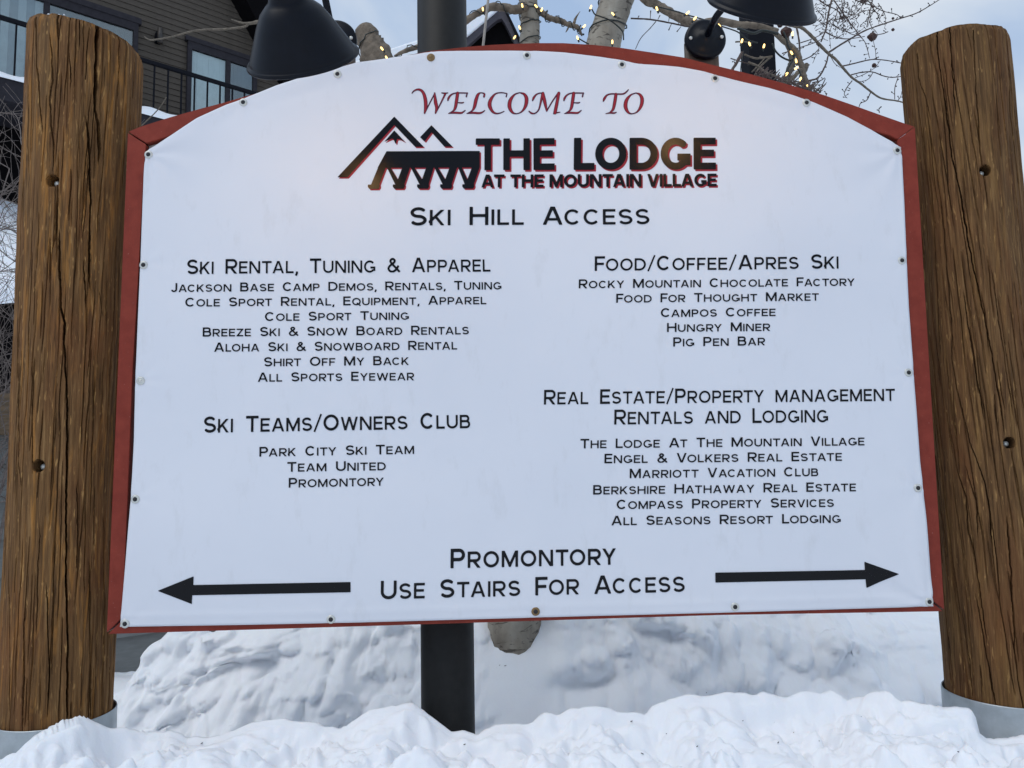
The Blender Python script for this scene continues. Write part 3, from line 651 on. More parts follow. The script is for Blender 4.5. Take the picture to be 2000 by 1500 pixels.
sm = banner.modifiers.new('thickness', 'SOLIDIFY'); sm.thickness = .0012; sm.offset = -1
under(banner, sign)
# flip check: the normals must look at the camera
if banner.data.polygons[0].normal.y > 0: banner.data.flip_normals()
sm.offset = -1

# ---------- printed shapes: signed-distance strokes -> flat polygons
def sdf_strokes(strokes, X, Y, rounds=False):
    D = np.full(X.shape, 1e3)
    for st in strokes:
        P = st['p']; Wd = st['w']; cap = st.get('cap', 'butt')
        for i in range(len(P)-1):
            ax_, ay = P[i]; bx_, by = P[i+1]; w0 = Wd[i]/2; w1 = Wd[i+1]/2
            dx, dy = bx_-ax_, by-ay; L2 = math.hypot(dx, dy)
            if L2 < 1e-9: continue
            ux, uy = dx/L2, dy/L2; s = (X-ax_)*ux+(Y-ay)*uy; t = np.abs(-(X-ax_)*uy+(Y-ay)*ux)
            hw = w0+(w1-w0)*np.clip(s/L2, 0, 1)
            D = np.minimum(D, np.maximum(t-hw, np.maximum(-s, s-L2)))
            if i > 0 or cap == 'round': D = np.minimum(D, np.hypot(X-ax_, Y-ay)-w0)
            if i == len(P)-2 and cap == 'round': D = np.minimum(D, np.hypot(X-bx_, Y-by)-w1)
        if 'clip' in st: pass
    return D
def march(D, x0, y0, h, iso=0.0):
    """polygons where D<iso, interior cells merged along rows"""
    D = D-iso; ny, nx = D.shape; polys = []
    ins = D < 0
    full = ins[:-1, :-1] & ins[1:, :-1] & ins[:-1, 1:] & ins[1:, 1:]
    anyc = ins[:-1, :-1] | ins[1:, :-1] | ins[:-1, 1:] | ins[1:, 1:]
    for j in range(ny-1):
        i = 0
        while i < nx-1:
            if full[j, i]:
                k = i
                while k < nx-1 and full[j, k]: k += 1
                polys.append([(x0+i*h, y0+j*h), (x0+k*h, y0+j*h), (x0+k*h, y0+(j+1)*h), (x0+i*h, y0+(j+1)*h)]); i = k; continue
            if anyc[j, i]:
                c = [(i, j), (i+1, j), (i+1, j+1), (i, j+1)]; val = [D[b, a] for a, b in c]; pl = []
                for q in range(4):
                    a, b = val[q], val[(q+1) % 4]; A, B = c[q], c[(q+1) % 4]
                    if a < 0: pl.append((x0+A[0]*h, y0+A[1]*h))
                    if (a < 0) != (b < 0):
                        t = a/(a-b); pl.append((x0+(A[0]+(B[0]-A[0])*t)*h, y0+(A[1]+(B[1]-A[1])*t)*h))
                if len(pl) > 2: polys.append(pl)
            i += 1
    return polys
def arc(cx, cy, rx, ry, a0, a1, n=18):
    return [(cx+rx*math.cos(math.radians(a0+(a1-a0)*i/n)), cy+ry*math.sin(math.radians(a0+(a1-a0)*i/n))) for i in range(n+1)]
def ext(p, q, e=.2):
    dx, dy = q[0]-p[0], q[1]-p[1]; l = math.hypot(dx, dy); dx /= l; dy /= l; return [(p[0]-dx*e, p[1]-dy*e), (q[0]+dx*e, q[1]+dy*e)]
def glyph(ch, w, k=1.0):
    a = w/2; S = []; clip = True
    Wd = dict(A=1.0, B=.84, C=.95, D=.93, E=.74, F=.71, G=.99, H=.93, J=.62, K=.86, L=.68, M=1.08, N=.94, O=1.03, P=.80, Q=1.03, R=.86, S=.82, T=.84, U=.90, V=.94, W=1.38, X=.9, Y=.92, Z=.8).get(ch, w)*k
    W = Wd
    def s(p, ww=w, cap='butt'): S.append(dict(p=p, w=[ww]*len(p), cap=cap))
    if ch == 'A':
        s(ext((.56*w, 0), (W/2-.12*w, 1))); s(ext((W-.56*w, 0), (W/2+.12*w, 1))); s([(W*.22, .30), (W*.78, .30)], w*.85)
    elif ch == 'B':
        m_ = .53; r1 = (1-a-m_)/2; r2 = (m_-a)/2; s([(a, 0), (a, 1)])
        s([(0, 1-a), (W-a-r1-.06, 1-a)]+arc(W-a-r1-.06, m_+r1, r1, r1, 90, -90)+[(0, m_)]); s([(0, m_), (W-a-r2, m_)]+arc(W-a-r2, a+r2, r2, r2, 90, -90)+[(0, a)])
    elif ch == 'C': s(arc(W/2, .5, W/2-a, .5-a, 42, 318, 30))
    elif ch == 'D': s([(a, 0), (a, 1)]); s([(0, 1-a), (W*.42, 1-a)]+arc(W*.42, .5, W*.58-a, .5-a, 90, -90, 24)+[(0, a)])
    elif ch == 'E': s([(a, 0), (a, 1)]); s([(0, 1-a), (W, 1-a)]); s([(0, a), (W, a)]); s([(0, .515), (W*.92, .515)])
    elif ch == 'F': s([(a, 0), (a, 1)]); s([(0, 1-a), (W, 1-a)]); s([(0, .48), (W*.9, .48)])
    elif ch == 'G': s(arc(W/2, .5, W/2-a, .5-a, 42, 322, 30)); s([(W-a, .14), (W-a, .50)]); s([(W*.56, .50-a), (W, .50-a)])
    elif ch == 'H': s([(a, 0), (a, 1)]); s([(W-a, 0), (W-a, 1)]); s([(a, .52), (W-a, .52)])
    elif ch == 'I': s([(a, 0), (a, 1)])
    elif ch == 'J': s([(W-a, 1), (W-a, .30)]+arc(W/2, .30, W/2-a, .30-a, 0, -155))
    elif ch == 'K': s([(a, 0), (a, 1)]); s(ext((a, .32), (W-.75*w, 1))); s(ext((W*.40, .55), (W-.62*w, 0), .0)[:1]+ext((W*.40, .55), (W-.62*w, 0))[1:])
    elif ch == 'L': s([(a, 0), (a, 1)]); s([(0, a), (W, a)])
    elif ch == 'M': s([(a, 0), (a, 1)]); s([(W-a, 0), (W-a, 1)]); s(ext((a*1.1, 1), (W/2, .10), .08)); s(ext((W-a*1.1, 1), (W/2, .10), .08))
    elif ch == 'N': s([(a, 0), (a, 1)]); s([(W-a, 0), (W-a, 1)]); s(ext((a*1.3, 1), (W-a*1.3, 0)))
    elif ch in 'OQ':
        s(arc(W/2, .5, W/2-a, .5-a, 0, 360, 44))
        if ch == 'Q': s([(W*.54, .34), (W*.97, -.06)], w*.95); clip = False
    elif ch in 'PR':
        m_ = .44; r1 = (1-a-m_)/2; s([(a, 0), (a, 1)]); s([(0, 1-a), (W-a-r1, 1-a)]+arc(W-a-r1, m_+r1, r1, r1, 90, -90)+[(0, m_)])
        if ch == 'R': s([(W*.45, m_), ext((W*.45, m_), (W-.62*w, 0))[1]])
    elif ch == 'S':
        ry = (.5-a)/2; rx = W/2-a; s(arc(W/2, 1-a-ry, rx*.94, ry, 28, 270, 24)+arc(W/2, a+ry, rx, ry, 90, -152, 24)[1:])
    elif ch == 'T': s([(W/2, 0), (W/2, 1)]); s([(0, 1-a), (W, 1-a)])
    elif ch == 'U': r1 = W/2-a; s([(a, 1), (a, a+r1*.85)]+arc(W/2, a+r1*.85, r1, r1*.85, 180, 360, 20)+[(W-a, 1)])
    elif ch == 'V': s(ext((.56*w, 1), (W/2-.1*w, 0))); s(ext((W-.56*w, 1), (W/2+.1*w, 0)))
    elif ch == 'W':
        for p, q in (((.54*w, 1), (W*.27, 0)), ((W/2, 1), (W*.27, 0)), ((W/2, 1), (W*.73, 0)), ((W-.54*w, 1), (W*.73, 0))): s(ext(p, q))
    elif ch == 'X': s(ext((.6*w, 0), (W-.6*w, 1))); s(ext((.6*w, 1), (W-.6*w, 0)))
    elif ch == 'Y': s([(W/2, 0), (W/2, .46)]); s([(W/2, .44), ext((W/2, .44), (.6*w, 1))[1]]); s([(W/2, .44), ext((W/2, .44), (W-.6*w, 1))[1]])
    elif ch == 'Z': s([(0, a), (W, a)]); s([(0, 1-a), (W, 1-a)]); s(ext((.6*w, a), (W-.6*w, 1-a), .05))
    elif ch == '&':
        W = .95; P = cr_spline([(.93, .03), (.62, .34), (.30, .66), (.25, .82), (.40, .93), (.56, .83), (.50, .67), (.20, .45), (.10, .26), (.24, .08), (.46, .07), (.68, .22), (.84, .46)], 5); s([tuple(p) for p in P], w*.95)
    elif ch == '/': W = .5; s([(.02, -.06), (.48, 1.04)], w*.7); clip = False
    elif ch == ',': W = .18; s([(.12, .12), (.10, .0), (.03, -.17)], w*.95); clip = False
    return S, W, clip
_gc = {}
def glyph_polys(ch, w, k, h):
    key = (ch, round(w, 3), k, h)
    if key not in _gc:
        S, W, clip = glyph(ch, w, k); x0 = -.06; y0 = -.24 if not clip else -.06+.0
        nx = int((W+.14)/h)+2; ny = int((1.12-y0)/h)+2
        X, Y = np.meshgrid(x0+np.arange(nx)*h, y0+np.arange(ny)*h); D = sdf_strokes(S, X, Y)
        if clip: D = np.maximum(D, np.maximum(-Y, Y-1))
        _gc[key] = (march(D, x0, y0, h), W)
    return _gc[key]
def print_polys(name, polys, lift, matl, parent, label=None):
    """polys in world (x,z) laid on the bent vinyl"""
    V = []; Fc = []
    for pl in polys:
        Fc.append(tuple(range(len(V), len(V)+len(pl)))); V += pl
    A = np.array(V); Y = bend(A[:, 0], A[:, 1])-lift
    me_v = np.stack([A[:, 0], Y, A[:, 1]], -1)
    o = obj(name, me_v, Fc, matl); under(o, sign); o.parent = banner; o.location = (0, 0, 0)
    b = o.data.polygons[0].normal.y
    if b > 0: o.data.flip_normals()
    if label: o['label'] = label
    return o
LIFT = .0012
def line(text, p0, p1, cap, small=.83, w=.172, gap=.135, word=.74, k=1.0, h=.035, shadow=None, matl=None):
    lay = []; x = 0.0; prev = ' '
    for ch in text:
        if ch == ' ': x += word; prev = ' '; continue
        sc_ = 1.0 if (ch.isupper() or not ch.isalpha()) else small
        if prev+ch.upper() in ('CA', 'LA', 'PA', 'TA', 'FA', 'YA', 'AT', 'AV', 'AC', 'LT', 'TO', 'LO', 'FO', 'VO', 'RY', 'TY', 'RT'): x -= .07
        prev = ch.upper()
        pl, W = glyph_polys(ch.upper(), w, k, h); lay.append((pl, x, sc_)); x += W*sc_+gap
    U = x-gap; P0 = np.array(sx(*p0)); P1 = np.array(sx(*p1)); mid = ((p0[0]+p1[0])/2, (p0[1]+p1[1])/2)
    e1 = (P1-P0)/U; up = np.array(sx(mid[0], mid[1]-cap))-np.array(sx(*mid)); 
    def conv(dx=0, dy=0):
        off = np.array(sx(mid[0]+dx, mid[1]+dy))-np.array(sx(*mid))
        return [[tuple(P0+off+e1*(x_+px_*s_)+up*(py_*s_)) for px_, py_ in pl] for (pls, x_, s_) in lay for pl in pls]
    if shadow: print_polys('lettering_shadow', conv(*shadow), LIFT*.55, M_INKRED, banner)
    return print_polys('lettering', conv(), LIFT, matl or M_INK, banner)
line('Ski Rental, Tuning & Apparel', (365.6, 536), (958, 531.5), 28.5, .84, .162)
line('Jackson Base Camp Demos, Rentals, Tuning', (334.5, 571), (979.5, 566.3), 17.5)
line('Cole Sport Rental, Equipment, Apparel', (362.6, 599.5), (950, 595), 17.5)
line('Cole Sport Tuning', (518, 627.5), (799, 625), 17.5)
line('Breeze Ski & Snow Board Rentals', (396.7, 658), (916, 653.5), 18)
line('Aloha Ski & Snowboard Rental', (419, 687.5), (893, 683), 18)
line('Shirt Off My Back', (516, 716), (798.7, 713), 18)
line('All Sports Eyewear', (504, 746), (809, 743), 18)
line('Food/Coffee/Apres Ski', (1161, 530), (1636.5, 525.5), 28.5, .84, .162)
line('Rocky Mountain Chocolate Factory', (1130, 564), (1668, 559), 17.5)
line('Food For Thought Market', (1203, 592), (1598, 588), 17.5)
line('Campos Coffee', (1290, 620), (1513.6, 618), 17.5)
line('Hungry Miner', (1302, 649), (1503, 647), 17.5)
line('Pig Pen Bar', (1314, 677.5), (1493, 675), 18)
line('Real Estate/Property management', (1062, 790.5), (1746, 783.5), 28.5, .84, .162)
line('Rentals and Lodging', (1199, 829.5), (1615.7, 825), 29, .84, .162)
line('The Lodge At The Mountain Village', (1133, 876), (1686.6, 870), 18.5)
line('Engel & Volkers Real Estate', (1180, 905), (1642.7, 900), 18.5)
line('Marriott Vacation Club', (1229.4, 934), (1596.8, 930), 18.5)
line('Berkshire Hathaway Real Estate', (1158, 966), (1670, 959.5), 18.5)
line('Compass Property Services', (1204, 994.5), (1627.5, 990), 18.5)
line('All Seasons Resort Lodging', (1193.7, 1026), (1641, 1021), 18.5)
line('Ski Teams/Owners Club', (398.5, 845.5), (918.5, 836.5), 31.5, .84, .168)
line('Park City Ski Team', (507.5, 892), (809, 886.5), 19)
line('Team United', (562, 921.5), (754, 918.5), 19)
line('Promontory', (565, 952.5), (750, 948.5), 19)
line('Promontory', (880, 1109.5), (1203, 1102.5), 38, .84, .175, .15, h=.03)
line('Use Stairs For Access', (744, 1170), (1337, 1155.5), 36, .84, .168, .15, .72, h=.03)
line('Ski Hill Access', (801, 442), (1268, 439), 35.5, .85, .165, .15, .78, h=.03)
line('THE', (929, 334.5), (1083, 333.5), 62, 1, .205, .11, k=.90, h=.02, shadow=(3.2, 3.2))
line('LODGE', (1120, 333.5), (1397.5, 332), 62, 1, .215, .09, k=.90, h=.02, shadow=(3.2, 3.2))
line('AT THE MOUNTAIN VILLAGE', (940, 368), (1399, 365), 25, 1, .21, .07, .36, .92, h=.03, shadow=(2.6, 2.6))
# ---- logo polygons (pixels in a 6.4516x enlargement from 650,220)
def LZ(p): return (650+p[0]/6.4516, 220+p[1]/6.4516)
def tri_poly(poly):
    """ear-free: use bmesh to tessellate a simple polygon"""
    from mathutils.geometry import tessellate_polygon
    t = tessellate_polygon([[Vector((x, y, 0)) for x, y in poly]]); return [[poly[i] for i in f] for f in t]
big = [(778, 62), (1148, 442), (1040, 442), (778, 168), (190, 822), (62, 822)]
peak = [(778, 235), (915, 380), (845, 342), (812, 345), (797, 410), (765, 342), (738, 340), (650, 380)]
sec = [(1245, 172), (1510, 442), (1408, 442), (1245, 262), (1168, 372), (1102, 320)]
sec = [(1245, 172), (1510, 442), (1408, 442), (1247, 262), (1160, 376), (1102, 322)]
roofp = [(680, 497), (1852, 497), (1852, 705), (568, 705)]
logo = [big, peak, sec, roofp]
fx = [445, 760, 1065, 1355, 1633]; tops = [(575, 672), (880, 978), (1180, 1275), (1475, 1570), (1755, 1852)]
for i, f in enumerate(fx):
    a0, a1 = tops[i]
    logo.append([(a0, 700), (a1, 700), (f+145, 915), (f+40, 915)]); logo.append([(f, 915), (f+150, 915), (f+150, 945), (f+135, 970), (f+20, 970), (f, 945)])
for i in range(4):
    t0 = [685, 985, 1280, 1580][i]; f = fx[i+1]; logo.append([(t0, 700), (t0+45, 700), (f+60, 850), (f+75, 915), (f+30, 915)])
def inside(poly, X, Y):
    """signed distance to a polygon"""
    d = np.full(X.shape, 1e9); ins = np.zeros(X.shape, bool); n = len(poly)
    for i in range(n):
        (x0, y0), (x1, y1) = poly[i], poly[(i+1) % n]; ex, ey = x1-x0, y1-y0
        t = np.clip(((X-x0)*ex+(Y-y0)*ey)/(ex*ex+ey*ey+1e-9), 0, 1); d = np.minimum(d, np.hypot(X-x0-ex*t, Y-y0-ey*t))
        c = ((y0 > Y) != (y1 > Y)) & (X < (x1-x0)*(Y-y0)/(y1-y0+1e-12)+x0); ins ^= c
    return np.where(ins, -d, d)
def raster(name, polys, org, k, h, lift, matl, dx=0, dy=0):
    A = np.array([p for q in polys for p in q]); x0, y0 = A.min(0)-3*h; x1, y1 = A.max(0)+3*h
    X, Y = np.meshgrid(np.arange(x0, x1, h), np.arange(y0, y1, h)); D = np.full(X.shape, 1e9)
    for q in polys: D = np.minimum(D, inside(q, X, Y))
    out_ = []
    for pl in march(D, x0, y0, h):
        # long merged strips are cut so that they bend with the vinyl
        xa = min(p[0] for p in pl); xb = max(p[0] for p in pl); m_ = int((xb-xa)/(12*h)) if len(pl) == 4 and xb-xa > 12*h else 0
        if m_:
            ya = pl[0][1]; yb = pl[2][1]
            for i in range(m_+1):
                a_ = xa+(xb-xa)*i/(m_+1); b_ = xa+(xb-xa)*(i+1)/(m_+1); out_.append([(a_, ya), (b_, ya), (b_, yb), (a_, yb)])
        else: out_.append(pl)
    return print_polys(name, [[sx(org[0]+p[0]/k+dx, org[1]+p[1]/k+dy) for p in pl] for pl in out_], lift, matl, banner)
raster('mountain_logo_shadow', logo, (650, 220), 6.4516, 6, LIFT*.5, M_INKRED, 2.6, 2.6)
raster('mountain_logo', logo, (650, 220), 6.4516, 6, LIFT, M_INK)
raster('arrow', [[(309, 1153.5), (379.7, 1125), (379, 1142), (685.5, 1136), (685.5, 1156), (377, 1162), (376, 1179)]], (0, 0), 1, 1.0, LIFT, M_INK)['label'] = 'arrow pointing left'
raster('arrow', [[(1754, 1120.6), (1690.7, 1148), (1689.5, 1131), (1396.5, 1137.5), (1396.3, 1118), (1688, 1112.8), (1687, 1096.8)]], (0, 0), 1, 1.0, LIFT, M_INK)['label'] = 'arrow pointing right'
# ---- calligraphic WELCOME TO, strokes in 8x enlargement coordinates
W1 = (790, 160); W2 = (1030, 160)
def cs(pts): P = cr_spline(pts, 6); return dict(p=[(p[0], p[1]) for p in P], w=[p[2] for p in P], cap='round')
def E_(dx):   # the swash E
    return [cs([(680+dx, 308, 14), (690+dx, 272, 26), (725+dx, 225, 20), (780+dx, 197, 14), (850+dx, 190, 14), (985+dx, 192, 14)]), cs([(982+dx, 190, 14), (968+dx, 248, 16)]),
            cs([(832+dx, 195, 44), (812+dx, 330, 44), (795+dx, 420, 38), (765+dx, 470, 20), (700+dx, 508, 8)]), cs([(838+dx, 343, 10), (900+dx, 345, 16), (925+dx, 338, 10)]), cs([(690+dx, 512, 6), (780+dx, 500, 26), (880+dx, 503, 26), (915+dx, 490, 18), (950+dx, 462, 8)])]
let1 = [
 [cs([(122, 195, 10), (150, 162, 16), (205, 138, 24), (262, 150, 34), (305, 205, 42), (330, 300, 50), (335, 400, 48), (318, 505, 20)]), cs([(318, 508, 12), (400, 345, 12), (478, 195, 14)]), cs([(474, 192, 16), (488, 330, 48), (505, 420, 40), (488, 505, 18)]), cs([(488, 510, 12), (560, 370, 14), (640, 205, 24)]), cs([(585, 190, 10), (630, 196, 18), (680, 190, 8)])],
 E_(0),
 [cs([(1242, 248, 22), (1248, 205, 20), (1195, 188, 12), (1150, 215, 34), (1118, 300, 48), (1095, 400, 42), (1060, 465, 20), (985, 508, 8)]), cs([(975, 512, 6), (1070, 500, 26), (1170, 504, 26), (1220, 488, 18), (1255, 462, 8)])],
 [cs([(1588, 250, 12), (1600, 205, 10)]), cs([(1598, 198, 10), (1510, 186, 12), (1420, 205, 18), (1350, 290, 44), (1330, 380, 54), (1370, 470, 36), (1430, 508, 20), (1500, 500, 12), (1555, 475, 8)])],
 [cs([(1800, 184, 10), (1720, 215, 20), (1655, 300, 48), (1640, 400, 54), (1680, 485, 34), (1745, 512, 12), (1830, 480, 18), (1890, 390, 44), (1905, 280, 52), (1870, 210, 34), (1800, 184, 10)])],
]
d2 = (W2[0]-W1[0])*8
let2 = [
 [cs([(80, 308, 14), (95, 268, 28), (130, 222, 20), (180, 195, 14), (240, 190, 14)]), cs([(236, 195, 34), (205, 340, 24), (175, 450, 16), (120, 505, 14), (65, 505, 22), (25, 475, 14)]), cs([(240, 195, 40), (270, 330, 46), (300, 470, 18)]), cs([(300, 470, 14), (395, 310, 14), (480, 190, 20)]), cs([(488, 192, 40), (460, 340, 44), (428, 500, 46)]), cs([(405, 515, 10), (450, 500, 16), (505, 490, 8)])],
 E_(-112),
 [cs([(1182, 320, 12), (1198, 278, 32), (1240, 225, 20), (1310, 205, 16), (1400, 208, 18), (1490, 205, 18), (1540, 175, 16), (1572, 140, 8)]), cs([(1378, 212, 42), (1360, 330, 44), (1335, 440, 36), (1290, 490, 14)]), cs([(1222, 512, 6), (1290, 500, 20), (1350, 502, 20), (1385, 490, 8)])],
 [cs([(1690, 190, 10), (1610, 222, 20), (1545, 300, 46), (1527, 400, 54), (1565, 485, 34), (1625, 513, 12), (1710, 482, 18), (1770, 390, 44), (1785, 285, 50), (1750, 215, 32), (1690, 190, 10)])],
]
pol_d = []; pol_r = []
for org, lets in ((W1, let1), (W2, let2)):
    for S in lets:
        allp = np.array([p for s in S for p in s['p']]); x0, y0 = allp.min(0)-35; x1, y1 = allp.max(0)+35; h = 4
        X, Y = np.meshgrid(np.arange(x0, x1, h), np.arange(y0, y1, h)); D = sdf_strokes(S, X, Y)
        for iso, dst in ((4, pol_d), (-5.0, pol_r)):
            for pl in march(D, x0, y0, h, iso): dst.append([sx(org[0]+p[0]/8, org[1]+p[1]/8) for p in pl])
print_polys('lettering', pol_d, LIFT*.6, M_MAROON, banner, 'red calligraphic WELCOME TO lettering')
print_polys('lettering_inlay', pol_r, LIFT, M_INKRED, banner)
# ---- screws with washers through the vinyl
mb0 = None
for (x, y, kind) in SCREWS:
    X, Z = sx(x, y); Yb = float(bend(X, Z))
    prof = [(0, .0125), (.0015, .0125), (.0028, .0112), (.0034, .0085), (.003, .0065), (.0030, .0048), (.0065, .0044), (.0072, .003), (.0072, 0)]
    V, Fc = lathe_geo(prof, (X, Yb-.0002, Z), (0, -1, 0), 24, (0, 0, 1)); mi = []
    for i in range(len(prof)-1): mi += [1 if i >= 4 else 0]*24
    wm = {0: M_SCREW, 1: M_RUST, 2: M_SCREW, 3: M_RUST}[kind]; hm = {0: M_DARK, 1: M_RUST, 2: M_SCREW, 3: M_DARK}[kind]
    o = obj('screw', V, Fc, None, None, True, [wm, hm], mi); under(o, sign); o.parent = banner; o.location = (0, 0, 0)
    if kind == 1: o['label'] = 'rusty brown screw'

# ------------------------------------------------------------------ sign lamps
def make_lamp(label, rim_px, neck_px, can_px, arm_px, Yr, side):
    rc = pt(*rim_px, Yr); 
    # axis: towards the sign and down, turned so that its picture runs from neck to rim
    ang = math.radians(45); ax = np.array([side*.11, math.cos(ang), -math.sin(ang)]); ax /= np.linalg.norm(ax)
    can = pt(*can_px, 2.335)
    root = thing('sign_lamp', label, 'lamp', (can[0], 2.4, 0), 'lamps over the welcome sign')
    Ln = .135; neck = rc-ax*Ln; R1 = .1335; r0 = .0435
    outp = [(-.075, 0), (-.075, r0*.80), (-.070, r0*.9), (-.012, r0*.98), (-.004, r0+.002), (0, r0+.004), (.006, r0+.012), (.022, r0+.030), (.05, r0+.0475), (.085, r0+.066), (.118, R1-.0065), (.124, R1-.003), (.1255, R1-.003), (.1275, R1+.0025), (.131, R1+.005), (.135, R1+.005), (.1375, R1+.002), (.138, R1)]
    inp = [(.1365, R1-.0015), (.128, R1-.004), (.118, R1-.0095), (.085, r0+.062), (.05, r0+.043), (.022, r0+.026), (.004, r0), (0, 0)]
    mb = MB(); mb.add(lathe_geo(outp, neck, ax, 96)); sh = mb.build('shade', M_LAMP, root)
    mb = MB(); mb.add(lathe_geo([(.1375, R1)]+inp, neck, ax, 96)); mb.build('shade_lining', M_SHADEIN, root)
    bc = neck+ax*.045; rb = .024
    mb = MB(); mb.add(lathe_geo([(-.03, .012), (-.012, .014), (0, .022), (.014, rb), (.026, .019), (.034, 0)], bc, ax, 20)); mb.build('bulb', M_BULB, root)
    # canopy plate facing out of the sign
    mb = MB(); mb.add(lathe_geo([(0, 0), (0, .066), (.012, .066), (.017, .062), (.019, .056), (.020, .030), (.034, .024), (.036, .0)], can, (0, -1, 0), 56, (0, 0, 1))); cn = mb.build('canopy', M_LAMP, root)
    for s in (-1, 1):
        mb = MB(); mb.add(lathe_geo([(0, .0058), (.003, .0055), (.005, .003), (.005, 0)], can+np.array([s*.050, -.0195, .002*s]), (0, -1, 0), 14, (0, 0, 1)))
        q = mb.build('screw', M_SCREW); under(q, root); q.parent = cn; q.location = (0, 0, 0)
    # arm
    tail = neck-ax*.07
    pts = [can+np.array([0, -.01, 0]), can+np.array([0, -.07, .004])]+[pt(x, y, Y) for x, y, Y in arm_px]+[tail-ax*.06-np.array([0, 0, 0]), tail]
    P = cr_spline(pts, 10); mb = MB(); mb.add(tube_geo(P, .0105, 16)); mb.build('arm', M_LAMP, root)
    X = can[0]
    zb = pt(can_px[0], can_px[1]+150, 2.4)[2]; zt2 = can[2]+.055
    hexa('bracket', [(X-.05, 2.352, zb), (X+.05, 2.352, zb), (X+.05, 2.40, zb), (X-.05, 2.40, zb), (X-.05, 2.352, zt2-.03), (X+.05, 2.352, zt2-.03), (X+.05, 2.40, zt2-.03), (X-.05, 2.40, zt2-.03)], M_GREYWOOD, root, .002)
    ld = bpy.data.lights.new('lamp_light', 'POINT'); ld.energy = .62; ld.color = (1, .60, .27); ld.shadow_soft_size = .03
    lo = bpy.data.objects.new('lamp_light', ld); COL.objects.link(lo); lo.location = tuple(neck+ax*.115); lo.parent = None; under_loc = lo.location.copy(); lo.parent = root; lo.location = under_loc-root.location
    return root
make_lamp('black cone sign lamp over the left half of the arch', (593, 117), (580, 20), (657, 82), [(640, 20, 2.17), (622, -70, 2.10), (600, -190, 2.0), (585, -230, 1.88)], 1.82, 1)
make_lamp('black cone sign lamp over the right half of the arch, cut by the top edge', (1487, 18), (1500, -80), (1376, 80), [(1398, 34, 2.19), (1432, -30, 2.12), (1450, -230, 2.0), (1490, -290, 1.88)], 1.82, -1)

# ------------------------------------------------------------------ trees
def limb(mb, pts, radii, Y, sides=8, n=5, jit=.05, seed=1, dy=0):
    P = np.array([pt(p[0], p[1], (p[2] if len(p) > 2 else Y)) for p in pts]); 
    PR = np.hstack([P, np.array(radii)[:, None]]); Q = cr_spline(PR, n); 
    mb.add(tube_geo(Q[:, :3], Q[:, 3], sides, jit, seed)); return Q
YT = 3.52
asp = thing('aspen_tree', 'pale barked aspen with forking trunks wrapped in fairy lights behind the sign', 'tree', (pt(1005, 1290, YT)[0], YT, 0))
b_ = pt(1005, 1290, YT)
def px_(P): 
    d = P-CAM; return 1000+F_PX*np.dot(d, RT)/np.dot(d, FW), 750-F_PX*np.dot(d, UP)/np.dot(d, FW)
mb = MB(); trunk = limb(mb, [(1010, 1500), (1006, 1330), (1004, 1220), (1008, 1050), (1015, 850)], [.15, .135, .122, .12, .115], YT, 28, 8, .02, 3); mb.build('trunk', M_ASPEN, asp)
mb = MB(); LA = limb(mb, [(1012, 900), (1000, 700), (1010, 400), (1026, 180), (1034, 85), (1035, 40), (1032, -10), (1040, -180)], [.09, .07, .06, .052, .0475, .046, .043, .035], YT, 20, 8, .02, 4)
mb.build('limb', M_ASPEN, asp)
mb = MB(); LB = limb(mb, [(1020, 900), (1070, 650), (1130, 330), (1163, 170), (1178, 90), (1189, 50), (1202, 10), (1218, -40), (1250, -200)], [.10, .095, .09, .088, .083, .078, .078, .075, .06], YT, 24, 8, .015, 5)
mb.build('limb', M_ASPEN, asp)
mb = MB(); LS = limb(mb, [(1000, 950), (900, 700), (800, 330), (755, 170), (736, 112), (722, 84), (712, 58), (708, 50)], [.09, .08, .075, .076, .074, .058, .046, .018], 3.5, 16, 6, .07, 6)
s_ = mb.build('cut_limb', M_ASPEN2, asp)
def branch(pts, rad, Y, matl, par, name='branch', sides=10, seed=1, jit=.09):
    mb = MB(); Q = limb(mb, pts, rad, Y, sides, 6, jit, seed); mb.build(name, matl, par); return Q
BL = branch([(1030, 12), (1008, 19), (985, 15), (960, 14), (935, 25), (915, 37), (880, 62), (850, 84), (815, 92), (790, 100), (770, 110)], [.02, .021, .019, .018, .016, .015, .014, .013, .012, .010, .004], 3.45, M_ASPEN2, asp, seed=2)
BR = branch([(1045, 18), (1060, 26), (1072, 35), (1095, 41), (1110, 48), (1125, 52), (1132, 60), (1137, 70)], [.018, .016, .014, .0135, .012, .012, .008, .003], 3.5, M_ASPEN2, asp, seed=3)
branch([(1121, 46), (1124, 36), (1133, 22)], [.008, .006, .001], 3.5, M_ASPEN2, asp, 'twig', 6); branch([(1112, 50), (1108, 58), (1105, 63)], [.005, .004, .002], 3.5, M_ASPEN2, asp, 'twig', 6)
branch([(640, 60), (560, 42), (520, 41), (485, 46), (470, 44), (452, 38)], [.012, .010, .008, .007, .004, .002], 3.3, M_TWIGG, asp, 'twig', 8)
branch([(484, 45), (478, 52), (440, 57), (405, 58), (375, 61), (340, 71), (300, 78), (288, 76), (282, 71)], [.006, .005, .005, .0045, .004, .004, .0035, .003, .001], 3.3, M_TWIGG, asp, 'twig', 8)
branch([(325, 190), (312, 210), (295, 228), (276, 246)], [.002, .002, .0025, .003], 3.3, M_TWIGG, asp, 'twig', 6)
mb = MB(); limb(mb, [(1232, 36), (1270, 38), (1310, 45), (1345, 52), (1400, 58)], [.004]*5, 3.5, 6, 6, .1, 2); limb(mb, [(1281, 42), (1270, 55), (1252, 74), (1241, 96)], [.0025, .002, .002, .0015], 3.5, 6, 5, .1)
